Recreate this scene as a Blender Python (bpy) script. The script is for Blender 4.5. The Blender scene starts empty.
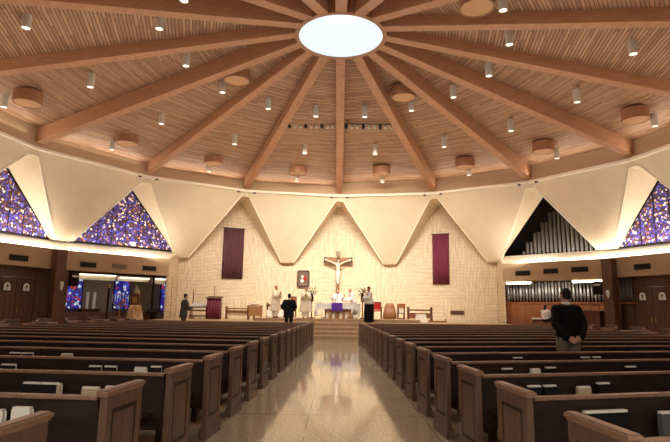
import bpy, bmesh, math, random
from mathutils import Vector, Matrix
random.seed(7)
C = bpy.context.scene.collection
PI = math.pi
sin, cos, rad = math.sin, math.cos, math.radians

# ------------------------------------------------------------------ camera
yaw, pitch, roll = .0063, .1669, .015
cd = bpy.data.cameras.new('camera'); cam = bpy.data.objects.new('camera', cd); C.objects.link(cam)
fwd = Vector((-sin(yaw)*cos(pitch), cos(yaw)*cos(pitch), sin(pitch)))
r0 = Vector((cos(yaw), sin(yaw), 0)); u0 = r0.cross(fwd)
rr = r0*cos(roll)+u0*sin(roll); uu = -r0*sin(roll)+u0*cos(roll)
cam.matrix_world = Matrix(((rr.x, uu.x, -fwd.x, 0), (rr.y, uu.y, -fwd.y, 0), (rr.z, uu.z, -fwd.z, 1.4), (0, 0, 0, 1)))
cd.sensor_width = 36; cd.lens = 521/670*36; cd.clip_start = .05; cd.clip_end = 200
bpy.context.scene.camera = cam
# ------------------------------------------------------------------ world, exposure
w = bpy.data.worlds.new('world'); bpy.context.scene.world = w; w.use_nodes = True
w.node_tree.nodes['Background'].inputs[0].default_value = (.9, .8, .65, 1)
w.node_tree.nodes['Background'].inputs[1].default_value = .3
vs = bpy.context.scene.view_settings
vs.view_transform = 'Standard'; vs.look = 'None'; vs.gamma = 1; vs.use_curve_mapping = False
vs.exposure = 0.1
WARM = (1, .91, .79)
CX, CY = 0.0, 17.05                       # centre of the round nave
AZ = {-3: -68.7, -2: -45.3, -1: -22.45, 0: .2, 1: 22.9, 2: 44.8, 3: 66.2}
AZ.update({4: 88.6, 5: 112.0, 6: 135.2, 7: 157.6, 8: 180.0, -4: -93.4, -5: -117.0, -6: -137.5, -7: -158.5, -8: -180.0})
def pol(az, R, z=0.0):
    a = rad(az); return Vector((CX+R*sin(a), CY+R*cos(a), z))
def mid(k): return (AZ[k]+AZ[k+1])/2       # azimuth of the middle of facet k..k+1

def area(name, loc, aim, sx, sy, power, col=WARM, spread=PI):
    l = bpy.data.lights.new(name, 'AREA'); l.shape = 'RECTANGLE'; l.size = sx; l.size_y = sy
    l.energy = power; l.color = col; l.spread = spread
    o = bpy.data.objects.new(name, l); C.objects.link(o); o.location = loc
    o.rotation_euler = (Vector(aim)-Vector(loc)).to_track_quat('-Z', 'Y').to_euler()
    return o
# cove light behind the ring (lights the timber ceiling), then unseen fill panels below it
for k in range(-8, 8):
    m = mid(k)
    p = pol(m, 13.95, 8.55)
    q = area('ring_cove_light', p, pol(m, 11.0, 11.3), 4.6, .3, 30)
    q.rotation_euler = (pol(m, 10.2, 11.3)-p).to_track_quat('-Z', 'Y').to_euler()
for az_ in (-150, -100, -50, 0, 50, 100, 150):
    area('added_ceiling_fill', pol(az_, 7.5, 3.6), pol(az_, 7.6, 12), 4.5, 4.5, 125, (1, .93, .85))  # added panels in mid-air that brighten the boards, no fixture hangs there
# track lights on the altar wall; added fill under the low rear ceiling; skylight
area('altar_wash_light', (0, 24.3, 9.5), (0, 33.8, 2.6), 6, .3, 380, (1, .93, .82), rad(75))
area('altar_wash_light', (-4.5, 24.3, 9.3), (-6.5, 32, 2.8), 3, .3, 110, (1, .92, .8), rad(75))
area('altar_wash_light', (4.5, 24.3, 9.3), (6.5, 32, 2.8), 3, .3, 110, (1, .92, .8), rad(75))
area('skylight_daylight', (0, CY, 10.7), (0, CY, 0), 2.0, 2.0, 300, (.8, .92, 1))
area('added_rear_fill', (0, -.8, 3.05), (0, 3.0, 0), 9, 1.0, 330, (1, .95, .88))  # unseen fill panel behind the camera, brightens the foreground

# ------------------------------------------------------------------ materials
def srgb(r, g, b):
    f = lambda c: (c/255/12.92) if c/255 <= .04045 else ((c/255+.055)/1.055)**2.4
    return (f(r), f(g), f(b), 1)
def mat(name, col, rough=.6, spec=.4, metal=0, noise=0, scale=8, col2=None, bump=0, coat=0, emit=None, es=0, stretch=None):
    m = bpy.data.materials.new(name); m.use_nodes = True
    nt = m.node_tree; b = nt.nodes['Principled BSDF']
    b.inputs['Base Color'].default_value = col; b.inputs['Roughness'].default_value = rough
    b.inputs['Specular IOR Level'].default_value = spec; b.inputs['Metallic'].default_value = metal
    b.inputs['Coat Weight'].default_value = coat
    if col2 or bump:
        tc = nt.nodes.new('ShaderNodeTexCoord'); mp = nt.nodes.new('ShaderNodeMapping')
        if stretch: mp.inputs['Scale'].default_value = stretch
        n = nt.nodes.new('ShaderNodeTexNoise'); n.inputs['Scale'].default_value = scale; n.inputs['Detail'].default_value = 5
        nt.links.new(tc.outputs['Object'], mp.inputs[0]); nt.links.new(mp.outputs[0], n.inputs['Vector'])
        if col2:
            cr = nt.nodes.new('ShaderNodeValToRGB'); cr.color_ramp.elements[0].color = col; cr.color_ramp.elements[1].color = col2
            cr.color_ramp.elements[0].position = .35; cr.color_ramp.elements[1].position = .65
            nt.links.new(n.outputs[0], cr.inputs[0]); nt.links.new(cr.outputs[0], b.inputs['Base Color'])
        if bump:
            bp = nt.nodes.new('ShaderNodeBump'); bp.inputs['Strength'].default_value = bump; bp.inputs['Distance'].default_value = .02
            nt.links.new(n.outputs[0], bp.inputs['Height']); nt.links.new(bp.outputs[0], b.inputs['Normal'])
    if emit:
        b.inputs['Emission Color'].default_value = emit; b.inputs['Emission Strength'].default_value = es
    return m
M = {}
M['beam'] = mat('glulam_timber', srgb(168, 118, 84), .55, .3, col2=srgb(182, 132, 96), scale=3, stretch=(1, 1, 8))
M['fascia'] = mat('tan_plaster', srgb(190, 160, 126), .8, .2)
M['plaster'] = mat('cream_plaster', srgb(224, 204, 172), .75, .25, col2=srgb(228, 209, 178), scale=1.5)
M['trim'] = mat('cream_trim', srgb(250, 238, 214), .6, .3)
M['wood_panel'] = mat('dark_wood_panelling', srgb(90, 60, 42), .45, .4, col2=srgb(110, 74, 52), scale=5, stretch=(6, 6, .6))
M['organ_wood'] = mat('organ_case_wood', srgb(136, 84, 50), .45, .4, col2=srgb(156, 98, 60), scale=5, stretch=(4, 4, .6))
M['pew'] = mat('dark_walnut', srgb(45, 34, 30), .36, .5, col2=srgb(58, 44, 39), scale=4, stretch=(1, 6, 6))
M['pew_end'] = mat('walnut_end_panel', srgb(94, 70, 56), .4, .45, col2=srgb(114, 86, 70), scale=4, stretch=(6, 6, .8))
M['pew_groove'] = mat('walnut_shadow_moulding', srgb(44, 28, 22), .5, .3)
M['pew_cap'] = mat('pale_walnut_cap', srgb(134, 100, 78), .35, .5, col2=srgb(154, 118, 94), scale=6, stretch=(6, 1, 6))
M['kneeler'] = mat('brown_vinyl', srgb(70, 46, 36), .5, .4)
M['oak'] = mat('oak_furniture', srgb(150, 104, 64), .5, .4, col2=srgb(170, 122, 80), scale=6, stretch=(.8, 5, 5))
M['darkoak'] = mat('dark_oak_furniture', srgb(92, 52, 34), .5, .4, col2=srgb(112, 66, 44), scale=6)
M['white'] = mat('white_linen', srgb(240, 234, 226), .8, .2)
M['lace'] = mat('lace_linen', srgb(232, 226, 232), .8, .2, col2=srgb(196, 186, 210), scale=22)
M['cream'] = mat('cream_vestment_cloth', srgb(248, 238, 214), .8, .2, col2=srgb(240, 226, 196), scale=9)
M['gold'] = mat('gold_embroidery', srgb(190, 150, 84), .5, .5)
M['purple'] = mat('purple_satin', srgb(88, 42, 150), .5, .4, col2=srgb(102, 54, 166), scale=5)
M['plum'] = mat('plum_cloth', srgb(84, 50, 56), .8, .2, col2=srgb(102, 64, 72), scale=3, stretch=(10, 10, .4))
M['plum2'] = mat('wine_cloth', srgb(104, 42, 58), .8, .2, col2=srgb(126, 58, 74), scale=3, stretch=(10, 10, .4))
M['black'] = mat('black_cloth', srgb(20, 19, 22), .85, .2)
M['blackmetal'] = mat('black_metal', srgb(24, 22, 22), .5, .5)
M['navy'] = mat('dark_suit_cloth', srgb(26, 27, 36), .85, .2)
M['greysuit'] = mat('grey_suit_cloth', srgb(78, 74, 70), .85, .2)
M['khaki'] = mat('grey_khaki_cloth', srgb(120, 110, 98), .85, .2)
M['skin'] = mat('skin', srgb(206, 156, 128), .55, .3)
M['hair'] = mat('dark_hair', srgb(30, 22, 20), .6, .3)
M['greyhair'] = mat('greying_hair', srgb(120, 104, 94), .6, .3)
M['eye'] = mat('dark_eye', srgb(30, 24, 22), .3, .5)
M['lip'] = mat('lips', srgb(168, 100, 88), .5, .3)
M['red'] = mat('red_upholstery', srgb(168, 34, 30), .7, .3)
M['book'] = mat('black_book_cover', srgb(26, 24, 26), .45, .4)
M['page'] = mat('book_pages', srgb(236, 230, 214), .8, .2)
M['tanbook'] = mat('tan_book_cover', srgb(196, 176, 138), .6, .3)
M['greybook'] = mat('grey_book_cover', srgb(92, 90, 90), .6, .3)
M['vent'] = mat('bronze_grille', srgb(40, 34, 28), .5, .4)
M['pvent'] = mat('pale_grille', srgb(150, 132, 108), .6, .3)
M['pipe'] = mat('organ_pipe_tin', srgb(150, 146, 142), .35, .5, metal=.6)
M['pipe2'] = mat('grey_pipe_metal', srgb(112, 106, 98), .45, .5, metal=.3)
M['pipe3'] = mat('dark_pipe_metal', srgb(96, 90, 82), .5, .4, metal=.2)  # darker grey for the pipes in the upper opening
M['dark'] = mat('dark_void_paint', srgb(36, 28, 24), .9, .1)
M['canshell'] = mat('fixture_white_paint', srgb(200, 188, 168), .5, .4)
M['drumwood'] = mat('wood_veneer_drum', srgb(150, 100, 68), .5, .4, col2=srgb(168, 116, 80), scale=4, stretch=(6, 6, 1))
M['drumface'] = mat('drum_face_cloth', srgb(198, 152, 108), .8, .2)
M['bulb'] = mat('lamp_glow', (1, 1, 1, 1), .5, emit=(1, .93, .74, 1), es=1.4)
M['coveglow'] = mat('fluorescent_cove', (1, 1, 1, 1), .5, emit=(1, .93, .8, 1), es=1.6)
M['lens'] = mat('skylight_glass', (.08, .1, .1, 1), .4, emit=(.80, .94, .97, 1), es=.93)
M['lens2'] = mat('skylight_pane_bright', (.1, .1, .1, 1), .4, emit=(1, 1, 1, 1), es=1.05)
M['ivory'] = mat('ivory_figure', srgb(236, 222, 196), .55, .4)
M['crosswood'] = mat('cross_wood', srgb(156, 110, 76), .5, .4, col2=srgb(136, 92, 62), scale=8)
M['crossdark'] = mat('cross_edge', srgb(72, 50, 38), .5, .4)
M['chapelwall'] = mat('taupe_plaster', srgb(160, 142, 120), .8, .2)
M['leaf'] = mat('green_leaf', srgb(70, 84, 44), .7, .3)
M['petal'] = mat('red_petal', srgb(160, 70, 60), .7, .3)
M['wpetal'] = mat('white_petal', srgb(238, 228, 214), .7, .3)
M['brass'] = mat('brass', srgb(190, 150, 80), .3, .5, metal=.8)
M['drape'] = mat('gold_striped_cloth', srgb(232, 206, 160), .8, .2, col2=srgb(170, 118, 70), scale=2.2, stretch=(4, 4, .1))

def nodes(m): return m.node_tree, m.node_tree.nodes, m.node_tree.links, m.node_tree.nodes['Principled BSDF']
def ceiling_mat():
    m = mat('timber_boards', srgb(150, 98, 68), .6, .3); nt, N, L, b = nodes(m)
    uv = N.new('ShaderNodeUVMap'); uv.uv_map = 'UVMap'
    sep = N.new('ShaderNodeSeparateXYZ'); L.new(uv.outputs[0], sep.inputs[0])
    d = N.new('ShaderNodeMath'); d.operation = 'DIVIDE'; d.inputs[1].default_value = .11; L.new(sep.outputs['Y'], d.inputs[0])
    fl = N.new('ShaderNodeMath'); fl.operation = 'FLOOR'; L.new(d.outputs[0], fl.inputs[0])
    fr = N.new('ShaderNodeMath'); fr.operation = 'FRACT'; L.new(d.outputs[0], fr.inputs[0])
    # boards are cut to random lengths: offset per course
    wn = N.new('ShaderNodeTexWhiteNoise'); wn.noise_dimensions = '1D'; L.new(fl.outputs[0], wn.inputs['W'])
    ax = N.new('ShaderNodeMath'); ax.operation = 'MULTIPLY_ADD'; ax.inputs[1].default_value = 3.1; L.new(wn.outputs[0], ax.inputs[0])
    du = N.new('ShaderNodeMath'); du.operation = 'DIVIDE'; du.inputs[1].default_value = 1.3; L.new(sep.outputs['X'], du.inputs[0]); L.new(du.outputs[0], ax.inputs[2])
    fu = N.new('ShaderNodeMath'); fu.operation = 'FLOOR'; L.new(ax.outputs[0], fu.inputs[0])
    cb = N.new('ShaderNodeCombineXYZ'); L.new(fl.outputs[0], cb.inputs[0]); L.new(fu.outputs[0], cb.inputs[1])
    w2 = N.new('ShaderNodeTexWhiteNoise'); w2.noise_dimensions = '2D'; L.new(cb.outputs[0], w2.inputs['Vector'])
    cr = N.new('ShaderNodeValToRGB'); cr.color_ramp.elements[0].color = srgb(150, 110, 80); cr.color_ramp.elements[1].color = srgb(186, 144, 108)
    L.new(w2.outputs[0], cr.inputs[0])
    gt = N.new('ShaderNodeMath'); gt.operation = 'LESS_THAN'; gt.inputs[1].default_value = .22; L.new(fr.outputs[0], gt.inputs[0])
    mx = N.new('ShaderNodeMix'); mx.data_type = 'RGBA'; L.new(gt.outputs[0], mx.inputs[0]); L.new(cr.outputs[0], mx.inputs[6])
    mx.inputs[7].default_value = srgb(92, 64, 46); L.new(mx.outputs[2], b.inputs['Base Color'])
    bp = N.new('ShaderNodeBump'); bp.invert = True; bp.inputs['Strength'].default_value = .6; bp.inputs['Distance'].default_value = .03
    L.new(gt.outputs[0], bp.inputs['Height']); L.new(bp.outputs[0], b.inputs['Normal'])
    return m
M['boards'] = ceiling_mat()
def brick_mat():
    m = mat('pale_roman_brick', srgb(226, 206, 170), .85, .2); nt, N, L, b = nodes(m)
    uv = N.new('ShaderNodeUVMap'); uv.uv_map = 'UVMap'
    def brick(rot):
        mp = N.new('ShaderNodeMapping'); mp.inputs['Rotation'].default_value[2] = rot; L.new(uv.outputs[0], mp.inputs[0])
        t = N.new('ShaderNodeTexBrick'); t.inputs['Scale'].default_value = 1; t.inputs['Brick Width'].default_value = .42
        t.inputs['Row Height'].default_value = .085; t.inputs['Mortar Size'].default_value = .012; t.inputs['Bias'].default_value = -.1
        t.inputs['Color1'].default_value = srgb(240, 224, 196); t.inputs['Color2'].default_value = srgb(222, 202, 168); t.inputs['Mortar'].default_value = srgb(192, 164, 126)
        L.new(mp.outputs[0], t.inputs['Vector']); return t
    h, v = brick(0), brick(PI/2)
    # patches of upright brick between the flat courses
    mp = N.new('ShaderNodeMapping'); mp.inputs['Scale'].default_value = (1/1.25, 1/2.1, 1); L.new(uv.outputs[0], mp.inputs[0])
    fl = N.new('ShaderNodeVectorMath'); fl.operation = 'FLOOR'; L.new(mp.outputs[0], fl.inputs[0])
    wn = N.new('ShaderNodeTexWhiteNoise'); wn.noise_dimensions = '2D'; L.new(fl.outputs[0], wn.inputs['Vector'])
    g = N.new('ShaderNodeMath'); g.operation = 'GREATER_THAN'; g.inputs[1].default_value = .5; L.new(wn.outputs[0], g.inputs[0])
    mx = N.new('ShaderNodeMix'); mx.data_type = 'RGBA'; L.new(g.outputs[0], mx.inputs[0]); L.new(h.outputs[0], mx.inputs[6]); L.new(v.outputs[0], mx.inputs[7])
    L.new(mx.outputs[2], b.inputs['Base Color'])
    mf = N.new('ShaderNodeMix'); L.new(g.outputs[0], mf.inputs[0]); L.new(h.outputs['Fac'], mf.inputs[2]); L.new(v.outputs['Fac'], mf.inputs[3])
    bp = N.new('ShaderNodeBump'); bp.invert = True; bp.inputs['Strength'].default_value = .5; bp.inputs['Distance'].default_value = .03
    L.new(mf.outputs[0], bp.inputs['Height']); L.new(bp.outputs[0], b.inputs['Normal'])
    return m
M['brick'] = brick_mat()
def floor_mat():
    m = mat('polished_terrazzo', srgb(190, 166, 132), .1, .5); nt, N, L, b = nodes(m)
    tc = N.new('ShaderNodeTexCoord')
    n = N.new('ShaderNodeTexNoise'); n.inputs['Scale'].default_value = 30; n.inputs['Detail'].default_value = 8; L.new(tc.outputs['Object'], n.inputs['Vector'])
    cr = N.new('ShaderNodeValToRGB'); cr.color_ramp.elements[0].position = .38; cr.color_ramp.elements[1].position = .62
    cr.color_ramp.elements[0].color = srgb(172, 152, 124); cr.color_ramp.elements[1].color = srgb(204, 186, 158); L.new(n.outputs[0], cr.inputs[0])
    br = N.new('ShaderNodeTexBrick'); br.offset = 0; br.inputs['Scale'].default_value = 1; br.inputs['Brick Width'].default_value = 1.5
    br.inputs['Row Height'].default_value = 1.5; br.inputs['Mortar Size'].default_value = .006
    mp = N.new('ShaderNodeMapping'); mp.inputs['Location'].default_value = (.35, .2, 0); L.new(tc.outputs['Object'], mp.inputs[0]); L.new(mp.outputs[0], br.inputs['Vector'])
    mx = N.new('ShaderNodeMix'); mx.data_type = 'RGBA'; L.new(br.outputs['Fac'], mx.inputs[0]); L.new(cr.outputs[0], mx.inputs[6]); mx.inputs[7].default_value = srgb(128, 104, 76)
    L.new(mx.outputs[2], b.inputs['Base Color'])
    n2 = N.new('ShaderNodeTexNoise'); n2.inputs['Scale'].default_value = 1.2; L.new(tc.outputs['Object'], n2.inputs['Vector'])
    mr = N.new('ShaderNodeMapRange'); mr.inputs[3].default_value = .05; mr.inputs[4].default_value = .12; L.new(n2.outputs[0], mr.inputs[0]); L.new(mr.outputs[0], b.inputs['Roughness'])
    n3 = N.new('ShaderNodeTexNoise'); n3.inputs['Scale'].default_value = 2.2; L.new(tc.outputs['Object'], n3.inputs['Vector'])
    bp = N.new('ShaderNodeBump'); bp.inputs['Strength'].default_value = .02; bp.inputs['Distance'].default_value = .02
    L.new(n3.outputs[0], bp.inputs['Height']); L.new(bp.outputs[0], b.inputs['Normal'])
    return m
M['floor'] = floor_mat()
def glass_mat(name, stops, scale, es):
    m = mat(name, (.1, .1, .2, 1), .4); nt, N, L, b = nodes(m)
    uv = N.new('ShaderNodeUVMap'); uv.uv_map = 'UVMap'
    v = N.new('ShaderNodeTexVoronoi'); v.inputs['Scale'].default_value = scale; L.new(uv.outputs[0], v.inputs['Vector'])
    sp = N.new('ShaderNodeSeparateColor'); L.new(v.outputs['Color'], sp.inputs[0])
    cr = N.new('ShaderNodeValToRGB'); cr.color_ramp.interpolation = 'CONSTANT'
    el = cr.color_ramp.elements
    while len(el) < len(stops): el.new(.5)
    for e, (p, c) in zip(el, stops): e.position = p; e.color = c
    L.new(sp.outputs[0], cr.inputs[0])
    ve = N.new('ShaderNodeTexVoronoi'); ve.feature = 'DISTANCE_TO_EDGE'; ve.inputs['Scale'].default_value = scale; L.new(uv.outputs[0], ve.inputs['Vector'])
    g = N.new('ShaderNodeMath'); g.operation = 'LESS_THAN'; g.inputs[1].default_value = .06; L.new(ve.outputs['Distance'], g.inputs[0])
    mx = N.new('ShaderNodeMix'); mx.data_type = 'RGBA'; L.new(g.outputs[0], mx.inputs[0]); L.new(cr.outputs[0], mx.inputs[6]); mx.inputs[7].default_value = srgb(52, 36, 34)
    L.new(mx.outputs[2], b.inputs['Base Color']); L.new(mx.outputs[2], b.inputs['Emission Color']); b.inputs['Emission Strength'].default_value = es
    return m
M['stained'] = glass_mat('stained_glass', [(0, srgb(70, 44, 46)), (.26, srgb(74, 70, 176)), (.42, srgb(112, 110, 214)), (.54, srgb(96, 60, 120)),
    (.66, srgb(190, 130, 84)), (.72, srgb(244, 228, 206)), (.84, srgb(48, 44, 104)), (.94, srgb(120, 70, 62))], 10.5, .36)
M['stained2'] = glass_mat('blue_stained_glass', [(0, srgb(30, 34, 150)), (.3, srgb(60, 84, 214)), (.5, srgb(40, 50, 170)), (.62, srgb(200, 214, 240)),
    (.74, srgb(120, 60, 160)), (.86, srgb(190, 50, 60)), (.93, srgb(90, 130, 220))], 6.0, .7)

# ------------------------------------------------------------------ mesh helpers
def nb(): return bmesh.new()
def obj(name, bm, material, parent=None, smooth=False, bevel=0):
    bmesh.ops.recalc_face_normals(bm, faces=bm.faces[:])
    me = bpy.data.meshes.new(name); bm.to_mesh(me); bm.free()
    mats = material if isinstance(material, (list, tuple)) else [material]
    for q in mats: me.materials.append(q)
    if smooth: me.polygons.foreach_set('use_smooth', [True]*len(me.polygons))
    o = bpy.data.objects.new(name, me); C.objects.link(o)
    if parent: o.parent = parent
    if bevel:
        md = o.modifiers.new('bevel', 'BEVEL'); md.width = bevel; md.segments = 2; md.limit_method = 'ANGLE'
    return o
def struct(name, bm, material, parent=None, **k):
    o = obj(name, bm, material, parent, **k)
    if not parent: o['kind'] = 'structure'
    return o
def tag(o, label, cat, group=None):
    o['label'] = label; o['category'] = cat
    if group: o['group'] = group
    return o
def thing(name, label, cat, loc=(0, 0, 0), rz=0, group=None):
    o = bpy.data.objects.new(name, None); C.objects.link(o); o.location = loc; o.rotation_euler = (0, 0, rz)
    o.empty_display_size = .1
    return tag(o, label, cat, group)
def copy_tree(o, parent=None):
    c = o.copy(); C.objects.link(c); c.parent = parent
    for ch in list(o.children): copy_tree(ch, c)
    return c
def box(bm, x0, x1, y0, y1, z0, z1, mi=0, T=None):
    vs_ = [bm.verts.new((x, y, z)) for x in (x0, x1) for y in (y0, y1) for z in (z0, z1)]
    for f in ((0, 1, 3, 2), (4, 6, 7, 5), (0, 4, 5, 1), (2, 3, 7, 6), (0, 2, 6, 4), (1, 5, 7, 3)):
        q = bm.faces.new([vs_[i] for i in f]); q.material_index = mi
    if T is not None: bmesh.ops.transform(bm, matrix=T, verts=vs_)
    return bm
def lathe(bm, prof, n=20, cx=0, cy=0, sx=1, sy=1, mi=0, ripple=0, nr=8):
    rings = []
    for (r, z) in prof:
        if r < 1e-5: rings.append([bm.verts.new((cx, cy, z))]); continue
        rings.append([bm.verts.new((cx+r*sx*cos(2*PI*i/n)*(1+ripple*cos(nr*2*PI*i/n)*min(1, 1)), cy+r*sy*sin(2*PI*i/n)*(1+ripple*cos(nr*2*PI*i/n)), z)) for i in range(n)])
    for a, b in zip(rings, rings[1:]):
        for i in range(n):
            j = (i+1) % n
            if len(a) == 1 and len(b) == 1: continue
            if len(a) == 1: f = bm.faces.new((a[0], b[i], b[j]))
            elif len(b) == 1: f = bm.faces.new((a[i], a[j], b[0]))
            else: f = bm.faces.new((a[i], a[j], b[j], b[i]))
            f.material_index = mi
    for rg in (rings[0], rings[-1]):
        if len(rg) > 2: f = bm.faces.new(rg); f.material_index = mi
    return bm
def tube(bm, pts, r, n=8, mi=0):
    prev = None
    for i, p in enumerate(pts):
        p = Vector(p); d = (Vector(pts[min(i+1, len(pts)-1)])-Vector(pts[max(i-1, 0)])).normalized()
        a = d.orthogonal().normalized() if prev is None else (u_-d*u_.dot(d)).normalized()
        u_ = a; b = d.cross(a)
        ri = r[i] if isinstance(r, (list, tuple)) else r
        ring = [bm.verts.new(p+a*ri*cos(2*PI*j/n)+b*ri*sin(2*PI*j/n)) for j in range(n)]
        if prev:
            for j in range(n): f = bm.faces.new((prev[j], prev[(j+1) % n], ring[(j+1) % n], ring[j])); f.material_index = mi
        else: bm.faces.new(ring).material_index = mi
        prev = ring
    bm.faces.new(prev).material_index = mi
    return bm
def poly(bm, pts, mi=0):
    f = bm.faces.new([bm.verts.new(Vector(p)) for p in pts]); f.material_index = mi; return f
def slab(bm, pts, n, t, mi=0):            # outline pts extruded by thickness t along n
    n = Vector(n).normalized()*t
    a = [bm.verts.new(Vector(p)) for p in pts]; b = [bm.verts.new(Vector(p)+n) for p in pts]
    bm.faces.new(a).material_index = mi; bm.faces.new(b[::-1]).material_index = mi
    for i in range(len(pts)):
        j = (i+1) % len(pts); bm.faces.new((a[i], b[i], b[j], a[j])).material_index = mi
def ell(bm, c, r, sub=2):                 # ellipsoid
    rv = Vector(r) if not isinstance(r, (int, float)) else Vector((r, r, r))
    return bmesh.ops.create_icosphere(bm, subdivisions=sub, radius=1, matrix=Matrix.Translation(c) @ Matrix.Diagonal((rv.x, rv.y, rv.z, 1)))['verts']
def hull(bm, a, ra, b, rb):               # tapered limb between two ellipsoids
    t = bmesh.new(); ell(t, a, ra); ell(t, b, rb)
    r = bmesh.ops.convex_hull(t, input=t.verts[:])
    bad = [v for v in t.verts if not v.link_faces]
    bmesh.ops.delete(t, geom=bad, context='VERTS')
    me = bpy.data.meshes.new('t'); t.to_mesh(me); t.free(); bm.from_mesh(me); bpy.data.meshes.remove(me)
def uv_faces(o, fn):
    me = o.data; uvl = me.uv_layers.new(name='UVMap')
    for p in me.polygons:
        for li in p.loop_indices:
            uvl.data[li].uv = fn(p, me.vertices[me.loops[li].vertex_index].co)
def frame_at(az, R, z=0):                 # x = tangential (to the right seen from the centre), y = outward, z = up
    a = rad(az); p = pol(az, R, z)
    return Matrix(((cos(a), sin(a), 0, p.x), (-sin(a), cos(a), 0, p.y), (0, 0, 1, p.z), (0, 0, 0, 1)))

# ------------------------------------------------------------------ floor, outer shell
b = nb(); lathe(b, [(0.0, -.12), (26, -.12), (26, 0.0), (0.0, 0.0)], 48, CX, CY)
struct('floor', b, M['floor'])
# timber ceiling facets and the cone closing over the cupola
b = nb(); fac = []
for k in range(-8, 8):
    poly(b, [pol(AZ[k], 14.6, 9.08), pol(AZ[k+1], 14.6, 9.08), pol(AZ[k+1], 1.5, 11.45), pol(AZ[k], 1.5, 11.45)])
o = struct('ceiling', b, M['boards'])
def ceil_uv(p, co):
    c = p.center; best = min(range(-8, 8), key=lambda k: abs(((math.degrees(math.atan2(c.x-CX, c.y-CY))-mid(k)+180) % 360)-180))
    a = rad(mid(best)); d = Vector((co.x-CX, co.y-CY))
    return (d.x*cos(a)-d.y*sin(a), d.x*sin(a)+d.y*cos(a))
uv_faces(o, ceil_uv)
o.modifiers.new('solid', 'SOLIDIFY').thickness = .2; o.modifiers['solid'].offset = 1
# tan fascia between the ring and the boards
b = nb()
for k in range(-8, 8):
    a0, a1 = AZ[k], AZ[k+1]
    poly(b, [pol(a0, 14.5, 8.3), pol(a1, 14.5, 8.3), pol(a1, 14.5, 9.2), pol(a0, 14.5, 9.2)])
o = struct('wall_ring', b, M['fascia']); o.modifiers.new('solid', 'SOLIDIFY').thickness = .12
b = nb()
for k in range(-8, 8):
    T = frame_at(mid(k), 14.5*cos(rad((AZ[k+1]-AZ[k])/2))); L_ = 14.5*sin(rad((AZ[k+1]-AZ[k])/2))
    box(b, -L_, L_, -.12, .06, 8.20, 8.33, T=T)
struct('trim_1', b, M['trim'])
# folded plaster teeth
def sideof(k): return 'front' if -2 <= k < 2 else ('left' if -6 <= k < -2 else ('right' if 2 <= k < 6 else 'back'))
SILL = 4.62
teeth = {s: nb() for s in ('front', 'left', 'right', 'back')}; lips = nb()
for k in range(-8, 8):
    bm = teeth[sideof(k)]
    h = (AZ[k+1]-AZ[k])/2; Rm = 14.5*cos(rad(h)); L_ = 14.5*sin(rad(h)); T = frame_at(mid(k), Rm)
    altar = k in (-1, 0); ib = -1 <= k+1 <= 1, -1 <= k <= 1
    zb = 4.28 if k in (-2, -1, 0, 1) else SILL
    off = lambda z: (8.25-z)*.63
    ob = off(zb)
    P = lambda s, z: T @ Vector((s, off(z), z))
    hw = .40 if k in (-2, -1, 0, 1) else .46
    pts = [P(-L_, 8.25), P(L_, 8.25), P(L_-.22, 7.95), P(hw, zb), P(-hw, zb), P(-L_+.22, 7.95)]
    poly(bm, pts)
    # reveals back to the glass / brick plane at the two half notches
    for side in (-1, 1):
        kv = k+1 if side == 1 else k
        TV = frame_at(AZ[kv], 16.8); F = P(side*(L_-.22), 7.95); TB = P(side*hw, zb)
        hv = abs(AZ[kv]-mid(k)); sgb = 16.8*math.tan(rad(hv))
        zg = 4.28 if abs(kv) <= 1 else SILL
        G = TV @ Vector((-side*.12, 0, 8.0)); GB = TV @ Vector((-side*(sgb-.42), 0, zg))
        poly(bm, [F, TB, GB]); poly(bm, [F, GB, G]); tube(lips, [F, TB], .035, 6)
        TVC = frame_at(AZ[kv], 14.5); cF = TVC @ Vector((0, .05, 7.96))
        poly(bm, [F, G, TV @ Vector((0, 0, 8.0)), cF]); poly(bm, [P(side*L_, 8.25), F, cF])
    poly(bm, [P(-hw, zb), P(hw, zb), T @ Vector((hw, ob+.4, zb)), T @ Vector((-hw, ob+.4, zb))])
for s, bm in teeth.items():
    bmesh.ops.remove_doubles(bm, verts=bm.verts[:], dist=.002)
    struct('wall_%s_upper' % s, bm, M['plaster'])
struct('tooth_edge_highlight', lips, M['trim'])  # pale tubes put the lit highlight along the tooth edges into colour
# back-up wall behind the teeth so that nothing leaks
b = nb()
for k in range(-8, 8):
    poly(b, [pol(mid(k-1 if k > -8 else 7), 18.9, 4.0), pol(mid(k), 18.9, 4.0), pol(mid(k), 18.9, 9.3), pol(mid(k-1 if k > -8 else 7), 18.9, 9.3)])
for k in range(-8, 8):
    poly(b, [pol(AZ[k], 14.5, 9.25), pol(AZ[k+1], 14.5, 9.25), pol(AZ[k+1], 19.4, 9.25), pol(AZ[k], 19.4, 9.25)])
struct('wall_outer', b, M['dark'])
# brick altar wall
b = nb(); corners = [(-1.5, mid(-2)), (-.5, mid(-1)), (.5, mid(0)), (1.5, mid(1))]
cr_ = [pol(a, 16.8/cos(rad(11.3)), 0) for _, a in corners]
for a, c in zip(cr_, cr_[1:]):
    n = (c-a).cross(Vector((0, 0, 1))).normalized()
    if n.dot(a-Vector((CX, CY, 0))) < 0: n = -n
    slab(b, [a, c, c+Vector((0, 0, 8.2)), a+Vector((0, 0, 8.2))], n, .25)
o = struct('wall_front', b, M['brick'])
def buv(p, co):
    a = math.atan2(p.center.x, p.center.y-CY); a = rad(AZ[max(-1, min(1, round(math.degrees(a)/22.6)))])
    return (co.x*cos(a)-(co.y-CY)*sin(a), co.z)
uv_faces(o, buv)
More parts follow.
